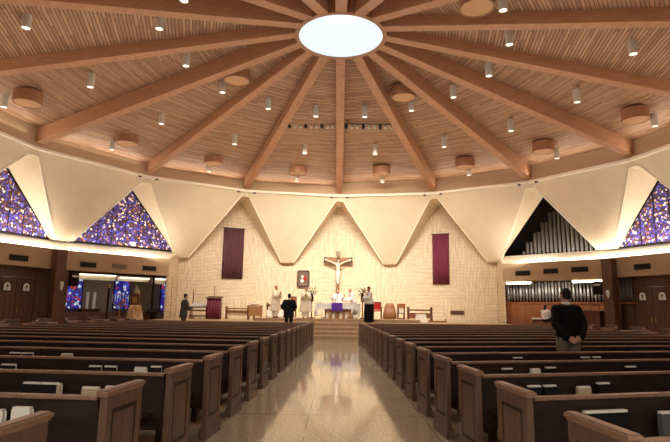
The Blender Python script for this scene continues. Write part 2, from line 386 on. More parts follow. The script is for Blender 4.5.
# stained glass triangles in the notches (the organ chamber fills one)
wn = 1
def tri_glass(k):
    global wn
    T = frame_at(AZ[k], 16.8)
    hl = 16.8*math.tan(rad((AZ[k]-AZ[k-1])/2 if k > -8 else 11.1))-.34; hr = 16.8*math.tan(rad((AZ[k+1]-AZ[k])/2 if k < 8 else 11.1))-.34
    b = nb(); slab(b, [(-hl, 0, SILL), (hr, 0, SILL), (0, 0, 8.1)], (0, 1, 0), .04)
    root = struct('window_%d' % wn, b, M['stained']); root.matrix_world = T; wn += 1
    uv_faces(root, lambda p, co: (co.x+k*7, co.z))
    b = nb()
    for (x0, z0), (x1, z1) in (((-hl, SILL+.03), (hr, SILL+.03)), ((-hl, SILL), (0, 8.08)), ((hr, SILL), (0, 8.08))):
        tube(b, [(x0, -.03, z0), (x1, -.03, z1)], .05, 6)
    for x in (-1.5, -.75, 0, .75, 1.5):
        zt = 8.1-abs(x)*(8.1-SILL)/(hr if x > 0 else hl); tube(b, [(x, -.02, SILL), (x, -.02, zt)], .016, 5)
    obj('window_frame', b, M['dark'], root)
    return root
for k in (-7, -6, -5, -4, -3, -2, 3, 4, 5, 6, 7, 8): tri_glass(k)
# sills (lit cove) and low fascia round the sides and back
sides = [k for k in range(-8, 9) if abs(k) >= 2]
def half(k, s):                           # half azimuths either side of vertex k
    if k == -2 and s > 0: return -37.4
    if k == 2 and s < 0: return 36.5
    if s < 0: return (AZ[k]+AZ[k-1])/2 if k > -8 else AZ[-8]
    return (AZ[k]+AZ[k+1])/2 if k < 8 else AZ[8]
b1, b2, b3 = nb(), nb(), nb()
for k in sides:
    a0, a1 = half(k, -1), half(k, 1)
    q = lambda a, R, z: pol(a, R/cos(rad(abs(a-AZ[k])) if abs(a-AZ[k]) > 1 else 0), z)
    poly(b1, [q(a0, 15.75, 3.98), q(a1, 15.75, 3.98), q(mid(-2) if k == -2 else a1, 16.95, SILL+.02), q(mid(1) if k == 2 else a0, 16.95, SILL+.02)])      # sloping sill
    poly(b2, [q(a0, 15.6, 3.1), q(a1, 15.6, 3.1), q(a1, 15.6, 4.06), q(a0, 15.6, 4.06)])
    poly(b2, [q(a0, 15.6, 4.06), q(a1, 15.6, 4.06), q(a1, 15.78, 4.06), q(a0, 15.78, 4.06)])
    poly(b2, [q(a0, 15.78, 4.06), q(a1, 15.78, 4.06), q(a1, 15.78, 3.96), q(a0, 15.78, 3.96)])
    poly(b3, [q(a0, 15.6, 3.1), q(a1, 15.6, 3.1), q(a1, 22.6, 3.1), q(a0, 22.6, 3.1)])
struct('trim_2', b1, M['trim']); 
struct('wall_fascia', b2, M['fascia']); struct('ceiling_ambulatory', b3, M['fascia'])
for k in sides:
    if abs(k) > 5: continue
    T = frame_at(AZ[k], 15.9); p = T @ Vector((-.35*(1 if k > 0 else -1)*(abs(k) == 2)*-1, 0, 4.14)); q_ = T @ Vector((0, .62, 5.3))
    l = area('sill_cove_light', p, q_, 4.3, .08, 105, (1, .95, .87))
    for sd in (-1, 1):
        if (k, sd) in ((-2, 1), (2, -1)): continue
        area('sill_strip_light', T @ Vector((sd*2.35, .02, 4.2)), T @ Vector((sd*2.35, .9, 4.5)), 1.5, .06, 16, (1, .95, .87))
    area('sill_strip_light', T @ Vector((0, .02, 4.2)), T @ Vector((0, .9, 4.42)), 3.2, .06, 22, (1, .95, .87))
# returns from the fascia to the brick
b = nb()
for s in (-1, 1):
    a = mid(-2) if s < 0 else mid(1); a_ = -37.4 if s < 0 else 36.5
    p, q_ = pol(a_, 15.6/cos(rad(8.0)), 0), pol(a, 17.13, 0)
    slab(b, [p, q_, q_+Vector((0, 0, 4.7)), p+Vector((0, 0, 4.06))], (s, .0, 0), .12)
o = struct('wall_return', b, M['brick']); uv_faces(o, lambda p, co: (co.y, co.z))
# outer walls of the ambulatory
b = nb()
for k in sides:
    a0, a1 = half(k, -1), half(k, 1)
    R = 20.6/cos(rad(11.3)) if abs(k) in (2,) else 22.4
    poly(b, [pol(a0, R, 0), pol(a1, R, 0), pol(a1, R, 3.2), pol(a0, R, 3.2)])
for k, sg in ((-2, 1), (2, -1)):
    T = frame_at(AZ[k], 20.62); s0, s1 = sorted((sg*2.5, sg*7.4))
    slab(b, [T @ Vector((s0, 0, 0)), T @ Vector((s1, 0, 0)), T @ Vector((s1, 0, 3.2)), T @ Vector((s0, 0, 3.2))], T.to_3x3() @ Vector((0, 1, 0)), .1)
    a = half(-1, -1) if sg > 0 else half(1, 1); p = pol(a, 17.1); q_ = T @ Vector((sg*7.4, 0, 0)); q_.z = 0
    slab(b, [p, q_, q_+Vector((0, 0, 3.2)), p+Vector((0, 0, 3.2))], (sg*-1, .0, 0), .08)
struct('wall_chapel', b, M['chapelwall'])
# wood panelled walls behind the aisles with paired doors
def grooved(bm, x0, x1, z0, z1, T, step=.3):
    n = max(1, round((x1-x0)/step)); d = (x1-x0)/n
    for i in range(n): box(bm, x0+i*d+.008, x0+(i+1)*d-.008, 0, .08, z0, z1, T=T)
    box(bm, x0, x1, .03, .1, z0, z1, 1, T=T)
dn = 1
for s, nm in ((-1, 'left'), (1, 'right')):
    b = nb()
    for k in (3, 4, 5):
        kk = s*k; T = frame_at(AZ[kk], 16.05); hw = 16.05*math.tan(rad(11.2))
        lo, hi = -hw, hw
        if k == 3:
            # open in line with the door pair
            c = 1.0 if s < 0 else -.65
            for x0, x1 in ((lo, c-.95), (c+.95, hi)): grooved(b, x0, x1, 0, 3.1, T)
            grooved(b, c-.95, c+.95, 2.62, 3.1, T)
            for sd in (-1, 1):
                d = nb(); x0, x1 = (c-.93, c-.01) if sd < 0 else (c+.01, c+.93)
                grooved(d, x0, x1, .02, 2.6, Matrix.Identity(4), .23)
                dr = struct('door_%d' % dn, d, [M['wood_panel'], M['dark']]); dr.matrix_world = T; dn += 1
                cx_ = (x0+x1)/2; wdt = .19
                pts = [(cx_-wdt, -.03, 1.98), (cx_+wdt, -.03, 1.98)]+[(cx_+wdt*cos(PI*i/10), -.03, 2.2+.19*sin(PI*i/10)) for i in range(11)]
                p_ = nb(); slab(p_, pts, (0, 1, 0), .05); obj('window_pane', p_, M['page'], dr)
                p_ = nb(); ring = [(cx_-wdt, -.03, 1.98)]+[(cx_-wdt*cos(PI*i/10), -.03, 2.2+.19*sin(PI*i/10)) for i in range(11)]+[(cx_+wdt, -.03, 1.98), (cx_-wdt, -.03, 1.98)]
                tube(p_, ring, .022, 6); tube(p_, [(cx_, -.03, 1.98), (cx_, -.03, 2.2)], .008, 5)
                ell(p_, (cx_, -.04, 2.2), (.05, .02, .05)); obj('window_frame', p_, M['dark'], dr)
                p_ = nb(); tube(p_, [(c+sd*.1, -.06, .98), (c+sd*.1, -.06, 1.25)], .015, 6); obj('door_handle', p_, M['brass'], dr)
        else: grooved(b, lo, hi, 0, 3.1, T)
    struct('wall_%s' % nm, b, [M['wood_panel'], M['dark']])
# end of the wood wall next to the columns
b = nb()
for s in (-1, 1):
    T = frame_at(s*57.3, 16.1); grooved(b, -.3, .3, 0, 3.1, T)
struct('wall_stub', b, [M['wood_panel'], M['dark']])
# columns
for s, lb in ((-1, 'left'), (1, 'right')):
    T = frame_at(-59.6 if s < 0 else 58.0, 15.42)
    b = nb(); box(b, -.25, .25, -.2, .25, 0, 3.99); box(b, -.28, .28, -.23, .28, 0, .12)
    o = obj('column', b, M['wood_panel'], bevel=.01); o.matrix_world = T
    tag(o, 'dark wood-clad column at the %s edge of the %s' % (lb, 'side chapel' if s < 0 else 'organ alcove'), 'column')
    t = thing('wall_sconce', 'small pale %s sconce on the %s column' % ('candle', lb), 'sconce'); t.matrix_world = T @ Matrix.Translation((0.05, -.27, 2.25))
    b = nb(); lathe(b, [(.03, -.2), (.06, -.1), (.09, .15), (.07, .22)], 12); obj('shade', b, M['page'], t, True)
    b = nb(); box(b, -.03, .03, -.02, .04, -.1, .1); obj('bracket', b, M['brass'], t)
    t = thing('wall_speaker', 'dark box loudspeaker high beside the %s column' % lb, 'speaker'); t.matrix_world = frame_at(-56.4 if s < 0 else 61.0, 15.45) @ Matrix.Translation((0, 0, 2.75))
    if s > 0: t.matrix_world = frame_at(55.6, 15.5) @ Matrix.Translation((0, 0, 2.72))
    b = nb(); box(b, -.19, .19, -.05, .25, -.45, .2); obj('cabinet', b, M['vent'], t, bevel=.01)
    b = nb(); box(b, -.16, .16, -.07, -.05, -.4, -.05); obj('grille', b, M['dark'], t)
    b = nb(); box(b, -.16, .16, -.07, -.05, .0, .06); obj('trim_strip', b, M['page'], t)

# vents in the fascia
def vent(k, s, z, wd, light=False, where=''):
    t = thing('wall_vent', where, 'vent', group='grilles in the low fascia'); t.matrix_world = frame_at(AZ[k], 15.6) @ Matrix.Translation((s, -.02, z))
    b = nb(); box(b, -wd/2, wd/2, -.01, .015, -.1, .1)
    for x0, x1, z0, z1 in ((-wd/2-.03, wd/2+.03, .1, .13), (-wd/2-.03, wd/2+.03, -.13, -.1), (-wd/2-.03, -wd/2, -.1, .1), (wd/2, wd/2+.03, -.1, .1)): box(b, x0, x1, -.02, .015, z0, z1)
    obj('frame', b, M['pvent'] if light else M['vent'], t)
    b = nb()
    for i in range(7): box(b, -wd/2, wd/2, -.025, -.01, -.085+i*.028, -.075+i*.028)
    obj('slats', b, M['pvent'] if light else M['dark'], t)
vent(-3, .6, 3.44, .85, where='dark wall grille above the wood doors on the left')
vent(-2, -2.25, 3.42, .72, where='dark wall grille over the left end of the side chapel')
vent(-2, -.65, 3.44, .72, True, 'pale wall grille in the middle over the side chapel')
vent(-2, 1.0, 3.44, .72, where='dark wall grille over the side chapel next to the brick wall')
vent(2, -1.07, 3.49, .78, where='wall grille over the organ pipes next to the brick wall')
vent(2, .48, 3.54, .72, where='middle wall grille over the organ pipes')
vent(2, 1.97, 3.57, .78, where='wall grille over the organ pipes nearest the column')
vent(3, -.7, 3.52, .75, where='wall grille above the wood doors on the right')
vent(3, 1.35, 3.45, .75, where='wall grille cut by the right edge of the view')
t = thing('wall_vent', 'low bronze register in the brick wall right of the sanctuary', 'vent'); t.matrix_world = frame_at(AZ[1], 16.8) @ Matrix.Translation((.85, -.03, 1.28))
b = nb(); box(b, -.42, .42, -.01, .02, -.12, .12); obj('frame', b, M['drumwood'], t)
b = nb()
for i in range(5): box(b, -.38, .38, -.03, -.01, -.09+i*.04, -.075+i*.04)
obj('slats', b, M['vent'], t)

# ------------------------------------------------------------------ side chapel (left alcove)
T2 = frame_at(AZ[-2], 20.4)
for i, (s0, s1, z0, z1) in enumerate(((-1.85, -.75, 1.2, 2.92), (1.15, 2.1, 1.2, 2.92), (4.2, 4.85, 1.1, 2.85))):
    b = nb(); box(b, s0, s1, 0, .05, z0, z1)
    o = struct('window_%d' % (wn+i), b, M['stained2']); o.matrix_world = T2; uv_faces(o, lambda p, co: (co.x, co.z))
    b = nb()
    for x0, x1, za, zb_ in ((s0-.04, s0, z0, z1), (s1, s1+.04, z0, z1), (s0, s1, z1, z1+.05), (s0, s1, z0-.05, z0), ((s0+s1)/2-.012, (s0+s1)/2+.012, z0, z1)): box(b, x0, x1, -.04, .05, za, zb_)
    obj('window_frame', b, M['dark'], o)
wn += 3
T3 = frame_at(AZ[-2], 16.4)
for s0, s1, z0, z1 in ((-3.35, -.35, 2.72, 3.05), (-.25, 1.55, 2.74, 2.98), (1.75, 2.55, 2.66, 3.0)):
    t = thing('cove_light', 'white glowing light cove over the %s of the side chapel' % ('left part' if s0 < -3 else 'middle' if s0 < 0 else 'right end'), 'light cove'); t.matrix_world = T3
    b = nb(); box(b, s0, s1, .3, .34, z0, z1); box(b, s0, s1, .0, .3, z1-.02, z1); obj('valance', b, M['trim'], t)
    b = nb(); box(b, s0+.05, s1-.05, .1, .16, z1-.1, z1-.04); obj('tube_lamp', b, M['coveglow'], t)
area('chapel_light', T3 @ Vector((-.5, 1.2, 3.0)), T3 @ Vector((-.5, 2.5, 0)), 5, 1, 34, (1, .9, .78))
# chapel altar post and frame
b = nb(); box(b, 1.52, 1.62, -.3, -.2, 0, 3.1, T=T3); box(b, -3.6, -3.5, -.3, -.2, 0, 3.1, T=T3); box(b, 2.58, 2.7, -.3, -.15, 0, 3.1, T=T3)
box(b, -3.6, 2.7, -.3, -.2, 3.0, 3.1, T=T3); struct('trim_3', b, M['dark'])
def atP(x, y, z=0, rz=0): return Matrix.Translation((x, y, z)) @ Matrix.Rotation(rz, 4, 'Z')
t = thing('draped_pedestal', 'pale draped pedestal carrying a dark ornate box in the side chapel', 'pedestal', (-10.9, 28.5, 0))
b = nb(); lathe(b, [(.56, 0), (.52, .4), (.42, .9), (.33, 1.3), (.28, 1.45), (.0, 1.45)], 32, ripple=.06, nr=8); obj('drape', b, M['drape'], t, True)
t = thing('tabernacle', 'dark ornate metal box on the draped pedestal', 'tabernacle', (-10.9, 28.5, 1.45))
b = nb(); box(b, -.22, .22, -.2, .2, 0, .5); box(b, -.26, .26, -.24, .24, 0, .05); box(b, -.26, .26, -.24, .24, .5, .56); obj('body', b, M['darkoak'], t, bevel=.01)
b = nb(); lathe(b, [(.2, .56), (.16, .75), (.08, .9), (.06, 1.0), (0, 1.04)], 16); obj('dome', b, M['pvent'], t, True)
b = nb(); box(b, -.13, .13, -.23, -.2, .08, .44); ell(b, (0, -.23, .28), (.07, .02, .07)); obj('door', b, M['brass'], t)
t = thing('processional_stand', 'tall dark pole stand left of the draped pedestal', 'stand', (-12.2, 28.0, 0))
b = nb(); tube(b, [(0, 0, 0), (0, 0, 2.35)], .05, 8); obj('pole', b, M['dark'], t); b = nb(); lathe(b, [(.25, 0), (.25, .05), (.05, .12), (0, .12)], 16); obj('base', b, M['dark'], t)
b = nb(); ell(b, (0, 0, 2.4), (.09, .09, .12)); obj('finial', b, M['brass'], t)
t = thing('candelabrum', 'gilded many-armed candle stand beside the tall dark pole', 'candelabrum', (-12.2, 29.6, 0))
b = nb(); tube(b, [(0, 0, 0), (0, 0, 1.7)], .03, 8); lathe(b, [(.2, 0), (.18, .05), (.03, .1)], 14)
for s in (-.45, -.3, -.15, .15, .3, .45): tube(b, [(0, 0, 1.35), (s*.6, 0, 1.35+abs(s)*.1), (s, 0, 1.6-abs(s)*.1+.05)], .015, 6)
obj('frame', b, M['brass'], t)
for s in (-.45, -.3, -.15, 0, .15, .3, .45):
    b = nb(); lathe(b, [(.02, 0), (.02, .4), (0, .42)], 8, s, 0); o = obj('candle', b, M['white'], t); o.location.z = 1.62-abs(s)*.1+(.1 if s == 0 else .02)
t = thing('lectern', 'dark slant-topped lectern at the right end of the side chapel', 'lectern', (-10.1, 29.0, 0))
b = nb(); box(b, -.05, .05, -.05, .05, 0, 1.1); box(b, -.25, .25, -.2, .2, 0, .05); obj('post', b, M['dark'], t)
b = nb(); box(b, -.34, .34, -.25, .25, -.03, .03, T=Matrix.Translation((0, 0, 1.15)) @ Matrix.Rotation(.4, 4, 'X')); obj('book_rest', b, M['dark'], t)
t = thing('potted_plant', 'dark leafy plant standing behind the draped pedestal', 'plant', (-11.8, 29.4, 0))
b = nb(); lathe(b, [(.16, 0), (.22, .4), (.2, .4), (0, .36)], 16); obj('pot', b, M['dark'], t, True)
b = nb()
for i in range(60):
    a = random.random()*6.28; r = random.random()*.3; z = .5+random.random()*.8
    T = Matrix.Translation((r*cos(a), r*sin(a), z)) @ Matrix.Rotation(a, 4, 'Z') @ Matrix.Rotation(random.uniform(-.8, .8), 4, 'Y')
    box(b, 0, .16, -.03, .03, -.003, .003, T=T)
obj('foliage', b, M['leaf'], t)
for i, s in enumerate((-.55, -.15)):
    o = obj('candle', lathe(nb(), [(.09, 0), (.09, .95), (0, .97)], 12), M['white']); o.matrix_world = T2 @ Matrix.Translation((s, -.4, 1.2))
    tag(o, 'tall white candle on the chapel shelf, %s of the two' % ('left' if i == 0 else 'right'), 'candle')
b = nb(); box(b, -.9, .2, -.6, 0, 1.12, 1.2, T=T2); box(b, -.85, .15, -.5, 0, 0, 1.12, T=T2)
tag(obj('chapel_shelf', b, M['darkoak']), 'dark shelf cabinet under the two white candles in the chapel', 'cabinet')
b = nb(); box(b, -4.6, 3.6, 0, .25, 0, 1.0, T=frame_at(AZ[-2], 19.6)); tag(obj('low_partition', b, M['darkoak']), 'low dark wood partition along the back of the side chapel', 'partition')

# ------------------------------------------------------------------ organ (right alcove)
def pipe(parent, x, y, z0, h, r, m):
    b = nb(); lathe(b, [(r*.25, 0), (r, .28 if h > .8 else .12), (r, h), (r*.82, h), (r*.82, h-.02)], 12, x, y)
    box(b, x-r*.5, x+r*.5, y-r-.012, y-r+.01, (.3 if h > .8 else .14), (.3 if h > .8 else .14)+r*.8)
    o = obj('organ_pipe', b, m, parent, True); o.location.z = z0; return o
T4 = frame_at(AZ[2], 16.5)
org = thing('pipe_organ', 'wood organ case with a long row of upright grey pipes', 'pipe organ'); org.matrix_world = T4
b = nb(); grooved(b, -2.7, 3.7, 0, 1.9, Matrix.Identity(4), .4); obj('case', b, [M['organ_wood'], M['darkoak']], org)
b = nb(); box(b, -2.7, 3.7, -.04, .35, 1.86, 1.93); obj('shelf', b, M['organ_wood'], org)
b = nb(); box(b, -2.7, 3.7, .45, .5, 1.9, 3.1); obj('backing', b, M['dark'], org)
n = 34
for i in range(n):
    x = -2.5+i*6.1/(n-1)
    pipe(org, x, .16, 1.92, 1.12-(.04 if i % 2 else 0), .062, M['pipe'] if i % 2 == 0 else M['pipe2'])
for i in range(n-1):
    x = -2.5+(i+.5)*6.1/(n-1); pipe(org, x, .32, 1.92, 1.06, .05, M['pipe2'])
for s, lb in ((-1.6, 'left'), (2.1, 'right')):
    t = thing('cove_light', 'white glowing strip light over the %s organ pipes' % lb, 'light cove'); t.matrix_world = frame_at(AZ[2], 16.1)
    b = nb(); box(b, s-.75, s+.75, .0, .12, 2.98, 3.08); obj('housing', b, M['trim'], t)
    b = nb(); box(b, s-.7, s+.7, .02, .1, 2.93, 2.98); obj('tube_lamp', b, M['coveglow'], t)
area('organ_light', frame_at(AZ[2], 16.0) @ Vector((.3, 0, 3.0)), frame_at(AZ[2], 16.6) @ Vector((.3, 0, 2.0)), 5.5, .12, 60, (1, .9, .76))
org = thing('side_organ_pipes', 'short rank of four pipes between the right column and the wood wall', 'pipe organ'); org.matrix_world = frame_at(AZ[3], 15.95)
for i in range(5): pipe(org, -2.15+i*.14, .0, 1.92, 1.15, .05, M['pipe2'])
b = nb(); box(b, -2.35, -1.4, -.1, .1, 1.84, 1.92); obj('shelf', b, M['organ_wood'], org)
# pipes in the triangular opening above
T5 = frame_at(AZ[2], 17.3)
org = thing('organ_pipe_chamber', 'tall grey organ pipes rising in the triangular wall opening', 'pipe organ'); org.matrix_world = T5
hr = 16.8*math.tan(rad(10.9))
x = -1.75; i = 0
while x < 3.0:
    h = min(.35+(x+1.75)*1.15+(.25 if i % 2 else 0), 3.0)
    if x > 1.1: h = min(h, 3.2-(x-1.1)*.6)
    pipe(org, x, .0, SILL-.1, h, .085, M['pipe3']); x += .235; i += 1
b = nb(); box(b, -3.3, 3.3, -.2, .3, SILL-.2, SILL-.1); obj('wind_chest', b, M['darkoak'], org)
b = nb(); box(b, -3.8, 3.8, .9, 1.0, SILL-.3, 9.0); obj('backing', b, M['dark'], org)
b = nb(); box(b, -2.2, 2.5, -2.4, -.1, 0, .3, T=frame_at(AZ[2], 16.5)); struct('floor_organ', b, M['darkoak'])
# console and bench
t = thing('organ_console', 'dark wood organ console in front of the pipes', 'organ console'); t.matrix_world = atP(12.45, 26.3, .3, rad(-50))
b = nb(); box(b, -.7, .7, -.3, .3, 0, 1.15); box(b, -.74, .74, -.33, .33, 1.15, 1.2); obj('body', b, M['darkoak'], t, bevel=.01)
b = nb(); box(b, -.6, .6, .3, .55, .74, .78); box(b, -.6, .6, .3, .45, .86, .9); obj('keyboard', b, M['page'], t)
b = nb(); box(b, -.35, .35, .0, .03, 1.0, 1.24, T=Matrix.Rotation(.2, 4, 'X')); obj('music_desk', b, M['darkoak'], t)
t = thing('piano', 'upright oak keyboard instrument the musician sits at', 'piano'); t.matrix_world = atP(11.35, 28.55, .3, rad(-40))
b = nb(); box(b, -.7, .7, -.2, .25, 0, 1.05); box(b, -.74, .74, -.24, .29, 1.05, 1.1); obj('case', b, M['organ_wood'], t, bevel=.01)
b = nb(); box(b, -.7, .75, -.5, -.25, .7, .78); obj('keyboard', b, M['page'], t)
b = nb(); box(b, -.7, -.62, -.5, -.42, 0, .7); box(b, .67, .75, -.5, -.42, 0, .7); obj('leg', b, M['organ_wood'], t)

# ------------------------------------------------------------------ roof beams and cupola
order = {0: 'above the crucifix'}
names = ['', 'first', 'second', 'third', 'fourth', 'fifth', 'sixth', 'seventh']
for k in range(-7, 9):
    a = AZ[k]; T = frame_at(a, 0)
    b = nb(); wd = .185
    r0_, r1_, z0_, z1_, d0, d1 = 1.6, 14.5, 10.83, 8.43, .75, .72
    c = [(-wd, r0_, z0_), (wd, r0_, z0_), (wd, r1_, z1_), (-wd, r1_, z1_), (-wd, r0_, z0_+d0), (wd, r0_, z0_+d0), (wd, r1_, z1_+d1), (-wd, r1_, z1_+d1)]
    v = [b.verts.new(q) for q in c]
    for f in ((0, 1, 2, 3), (4, 5, 6, 7), (0, 1, 5, 4), (1, 2, 6, 5), (2, 3, 7, 6), (3, 0, 4, 7)): b.faces.new([v[i] for i in f])
    o = obj('roof_beam', b, M['beam'], bevel=.015); o.matrix_world = T
    if k == 0: lb = 'long timber roof beam directly above the crucifix'
    elif k == 8: lb = 'timber roof beam running from the skylight back over the aisle'
    else: lb = 'timber roof beam, %s to the %s of the one above the crucifix' % (names[abs(k)], 'left' if k < 0 else 'right')
    tag(o, lb, 'roof beam', 'radial timber roof beams')
t = thing('skylight', 'round glowing pale blue skylight where the roof beams meet', 'skylight', (CX, CY, 0))
b = nb(); n = 64
pr_ = [(1.475, 10.82), (1.62, 10.82), (1.62, 11.6), (1.475, 11.6)]
rings = [[b.verts.new((r*cos(2*PI*i/n), r*sin(2*PI*i/n), z)) for i in range(n)] for r, z in pr_]
for q in range(4):
    for i in range(n): b.faces.new((rings[q][i], rings[q][(i+1) % n], rings[(q+1) % 4][(i+1) % n], rings[(q+1) % 4][i]))
obj('ring_frame', b, M['drumwood'], t)
b = nb(); lathe(b, [(0, 10.86), (1.48, 10.86), (1.48, 10.9), (0, 10.9)], 64); obj('lens', b, M['lens'], t)
for x0, x1 in ((-.5, -.1), (-.02, .4), (.1+.38, .5+.02)):
    yb = math.sqrt(1.44**2-max(abs(x0), abs(x1))**2)
    b = nb(); box(b, x0, x1, -yb, -yb+.42, 10.845, 10.858); obj('bright_pane', b, M['lens2'], t)
# ceiling fixtures
def side_word(j):
    n_ = j+1 if j >= 0 else -j
    return '%s bay %s of the beam above the crucifix' % (names[n_] if n_ < 8 else 'eighth', 'right' if j >= 0 else 'left')
drum = thing('ceiling_drum', '', 'ceiling fixture')
b = nb(); lathe(b, [(0.0, .06), (.47, .06), (.47, .0), (.51, .0), (.51, .46), (0, .46)], 40); obj('drum_shell', b, M['drumwood'], drum)
b = nb(); lathe(b, [(0, .02), (.465, .02), (.465, .05), (0, .05)], 40); obj('drum_face', b, M['drumface'], drum)
b = nb(); lathe(b, [(0.0, .45), (.36, .45), (.36, .53), (0, .53)], 24); obj('drum_neck', b, M['dark'], drum)
can = thing('can_light', '', 'ceiling light')
b = nb(); lathe(b, [(.11, .03), (.11, .0), (.13, .0), (.13, .52), (.0, .52)], 20); lathe(b, [(.0, .0), (.0, .0)], 3)
obj('can_shell', b, M['canshell'], can)
b = nb(); lathe(b, [(0, .02), (.115, .02), (.115, .05), (0, .05)], 20); obj('can_lamp', b, M['bulb'], can)
b = nb(); tube(b, [(0, 0, .5), (0, 0, .73)], .02, 6); obj('stem', b, M['canshell'], can)
first = {'d': True, 'c': True}
DAZ = {-5: -3.0, -4: -2.2, -3: -1.0, 3: .6, 4: 1.5, (-4, 'd', 12.15): 0, (-3, 'd', 12.15): .7, (3, 'd', 12.15): -.9, (2, 'd', 12.15): -1.5}
def boards_z(r): return 9.08+(14.6-r)*(11.45-9.08)/(14.6-1.5)
def put(src, key, j, r, dz, label, group):
    o = src if first[key] else copy_tree(src); first[key] = False
    m = mid(j)+DAZ.get((j, key, r), DAZ.get(j, 0))
    if key == 'c' and j == -5: r += .38
    o.location = pol(m, r, dz); o.rotation_euler = (0, 0, -rad(m))
    o['label'] = label; o['group'] = group
    return o
for j in range(-6, 6):
    put(drum, 'd', j, 12.15, 8.98, 'outer wooden ceiling drum, %s' % side_word(j), 'round wooden ceiling drums')
for j in (-7, -3, 1, 5):
    put(drum, 'd', j, 4.88, 10.33, 'inner wooden ceiling drum, %s' % side_word(j), 'round wooden ceiling drums')
for j in range(-8, 8):
    for r, z, nm in ((5.65, 10.01, 'inner'), (9.3, 9.34, 'middle'), (12.72, 8.68, 'outer')):
        if abs(j+.5) > 6 and r > 9: continue
        o = put(can, 'c', j, r, z, '%s-circle can light, %s' % (nm, side_word(j)), 'hanging can lights')
        l = bpy.data.lights.new('can_spot', 'SPOT'); l.energy = 110 if r > 6 else 130; l.spot_size = rad(88); l.spot_blend = .8; l.color = WARM; l.shadow_soft_size = .1
        lo = bpy.data.objects.new('can_spot', l); C.objects.link(lo); lo.location = o.location+Vector((0, 0, -.03))
# track spotlights under the boards, two rows
for s, j in ((-1, -1), (1, 0)):
    x0, x1 = (-2.55, -.2) if s < 0 else (.2, 2.65)
    nm = 'left' if s < 0 else 'right'
    zz = boards_z(7.2)
    tr = nb(); tube(tr, [(x0, CY+7.05, zz-.18), (x1, CY+7.05, zz-.18)], .025, 6)
    for xx in (x0+.2, x1-.2): tube(tr, [(xx, CY+7.05, zz-.18), (xx, CY+7.05, zz+.05)], .015, 6)
    tag(obj('lighting_track', tr, M['blackmetal']), 'ceiling track of small spotlights %s of the central beam' % nm, 'lighting track')
    for i in range(9):
        x = x0+.12+i*(x1-x0-.24)/8
        t = thing('track_spotlight', 'small spotlight, %s from the central beam on the %s track' % ((names+['eighth', 'ninth'])[9-i if s < 0 else i+1], nm), 'spotlight', (x, CY+7.05, zz-.21), 0, 'small spotlights on the ceiling tracks')
        b = nb(); lathe(b, [(.05, .0), (.08, -.14), (.08, -.2), (.06, -.19)], 12); o = obj('lamp_housing', b, M['canshell'] if i % 3 else M['blackmetal'], t, True); o.rotation_euler = (rad(35), 0, 0)
        b = nb(); lathe(b, [(0, -.185), (.065, -.185), (.065, -.19), (0, -.19)], 12); o = obj('lens', b, M['bulb'], t); o.rotation_euler = (rad(35), 0, 0)
# tiny downlights at the ring kinks
for k in (-2, -1, 0, 1, 2):
    for s in (-1, 1):
        t = thing('recessed_spot', 'tiny dark ring downlight just %s of the %s' % ('left' if s < 0 else 'right', 'beam above the crucifix' if k == 0 else '%s beam to the %s' % (names[abs(k)], 'left' if k < 0 else 'right')), 'downlight', group='tiny downlights on the ring')
        t.matrix_world = frame_at(AZ[k]+s*1.9, 14.38) @ Matrix.Translation((0, 0, 8.2))
        b = nb(); lathe(b, [(.0, .03), (.09, .03), (.09, -.05), (.07, -.05), (.06, 0), (0, 0)], 14); obj('rim', b, M['blackmetal'], t)
        b = nb(); lathe(b, [(0, -.02), (.05, -.02), (.05, -.01), (0, -.01)], 10); obj('lamp', b, M['canshell'], t)

# ------------------------------------------------------------------ sanctuary platform
b = nb()
YF = [24.4, 24.95, 25.45, 25.95]; ZF = [.18, .36, .54, .73]
bk = [(-9.3, 31.1), (-3.37, 33.75), (3.37, 33.85), (9.2, 31.1)]
for y, z, z0 in zip(YF, ZF, [0, .18, .36, .54]):
    pts = [(-9.3, y, z0), (9.3, y, z0)]+[(x_, y_, z0) for x_, y_ in bk[::-1]]
    slab(b, pts, (0, 0, 1), z-z0)
    box(b, -9.32, 9.32, y-.025, y+.02, z-.035, z+.004, 1)
slab(b, [(-4.3, 27.3, .73), (4.3, 27.3, .73), (4.3, 32.6, .73), (-4.3, 32.6, .73)], (0, 0, 1), .15)
M['step'] = mat('travertine_steps', srgb(206, 176, 136), .35, .5, col2=srgb(192, 160, 120), scale=3)
M['nosing'] = mat('pale_step_nosing', srgb(232, 208, 170), .3, .5)
struct('floor_platform', b, [M['step'], M['nosing']])

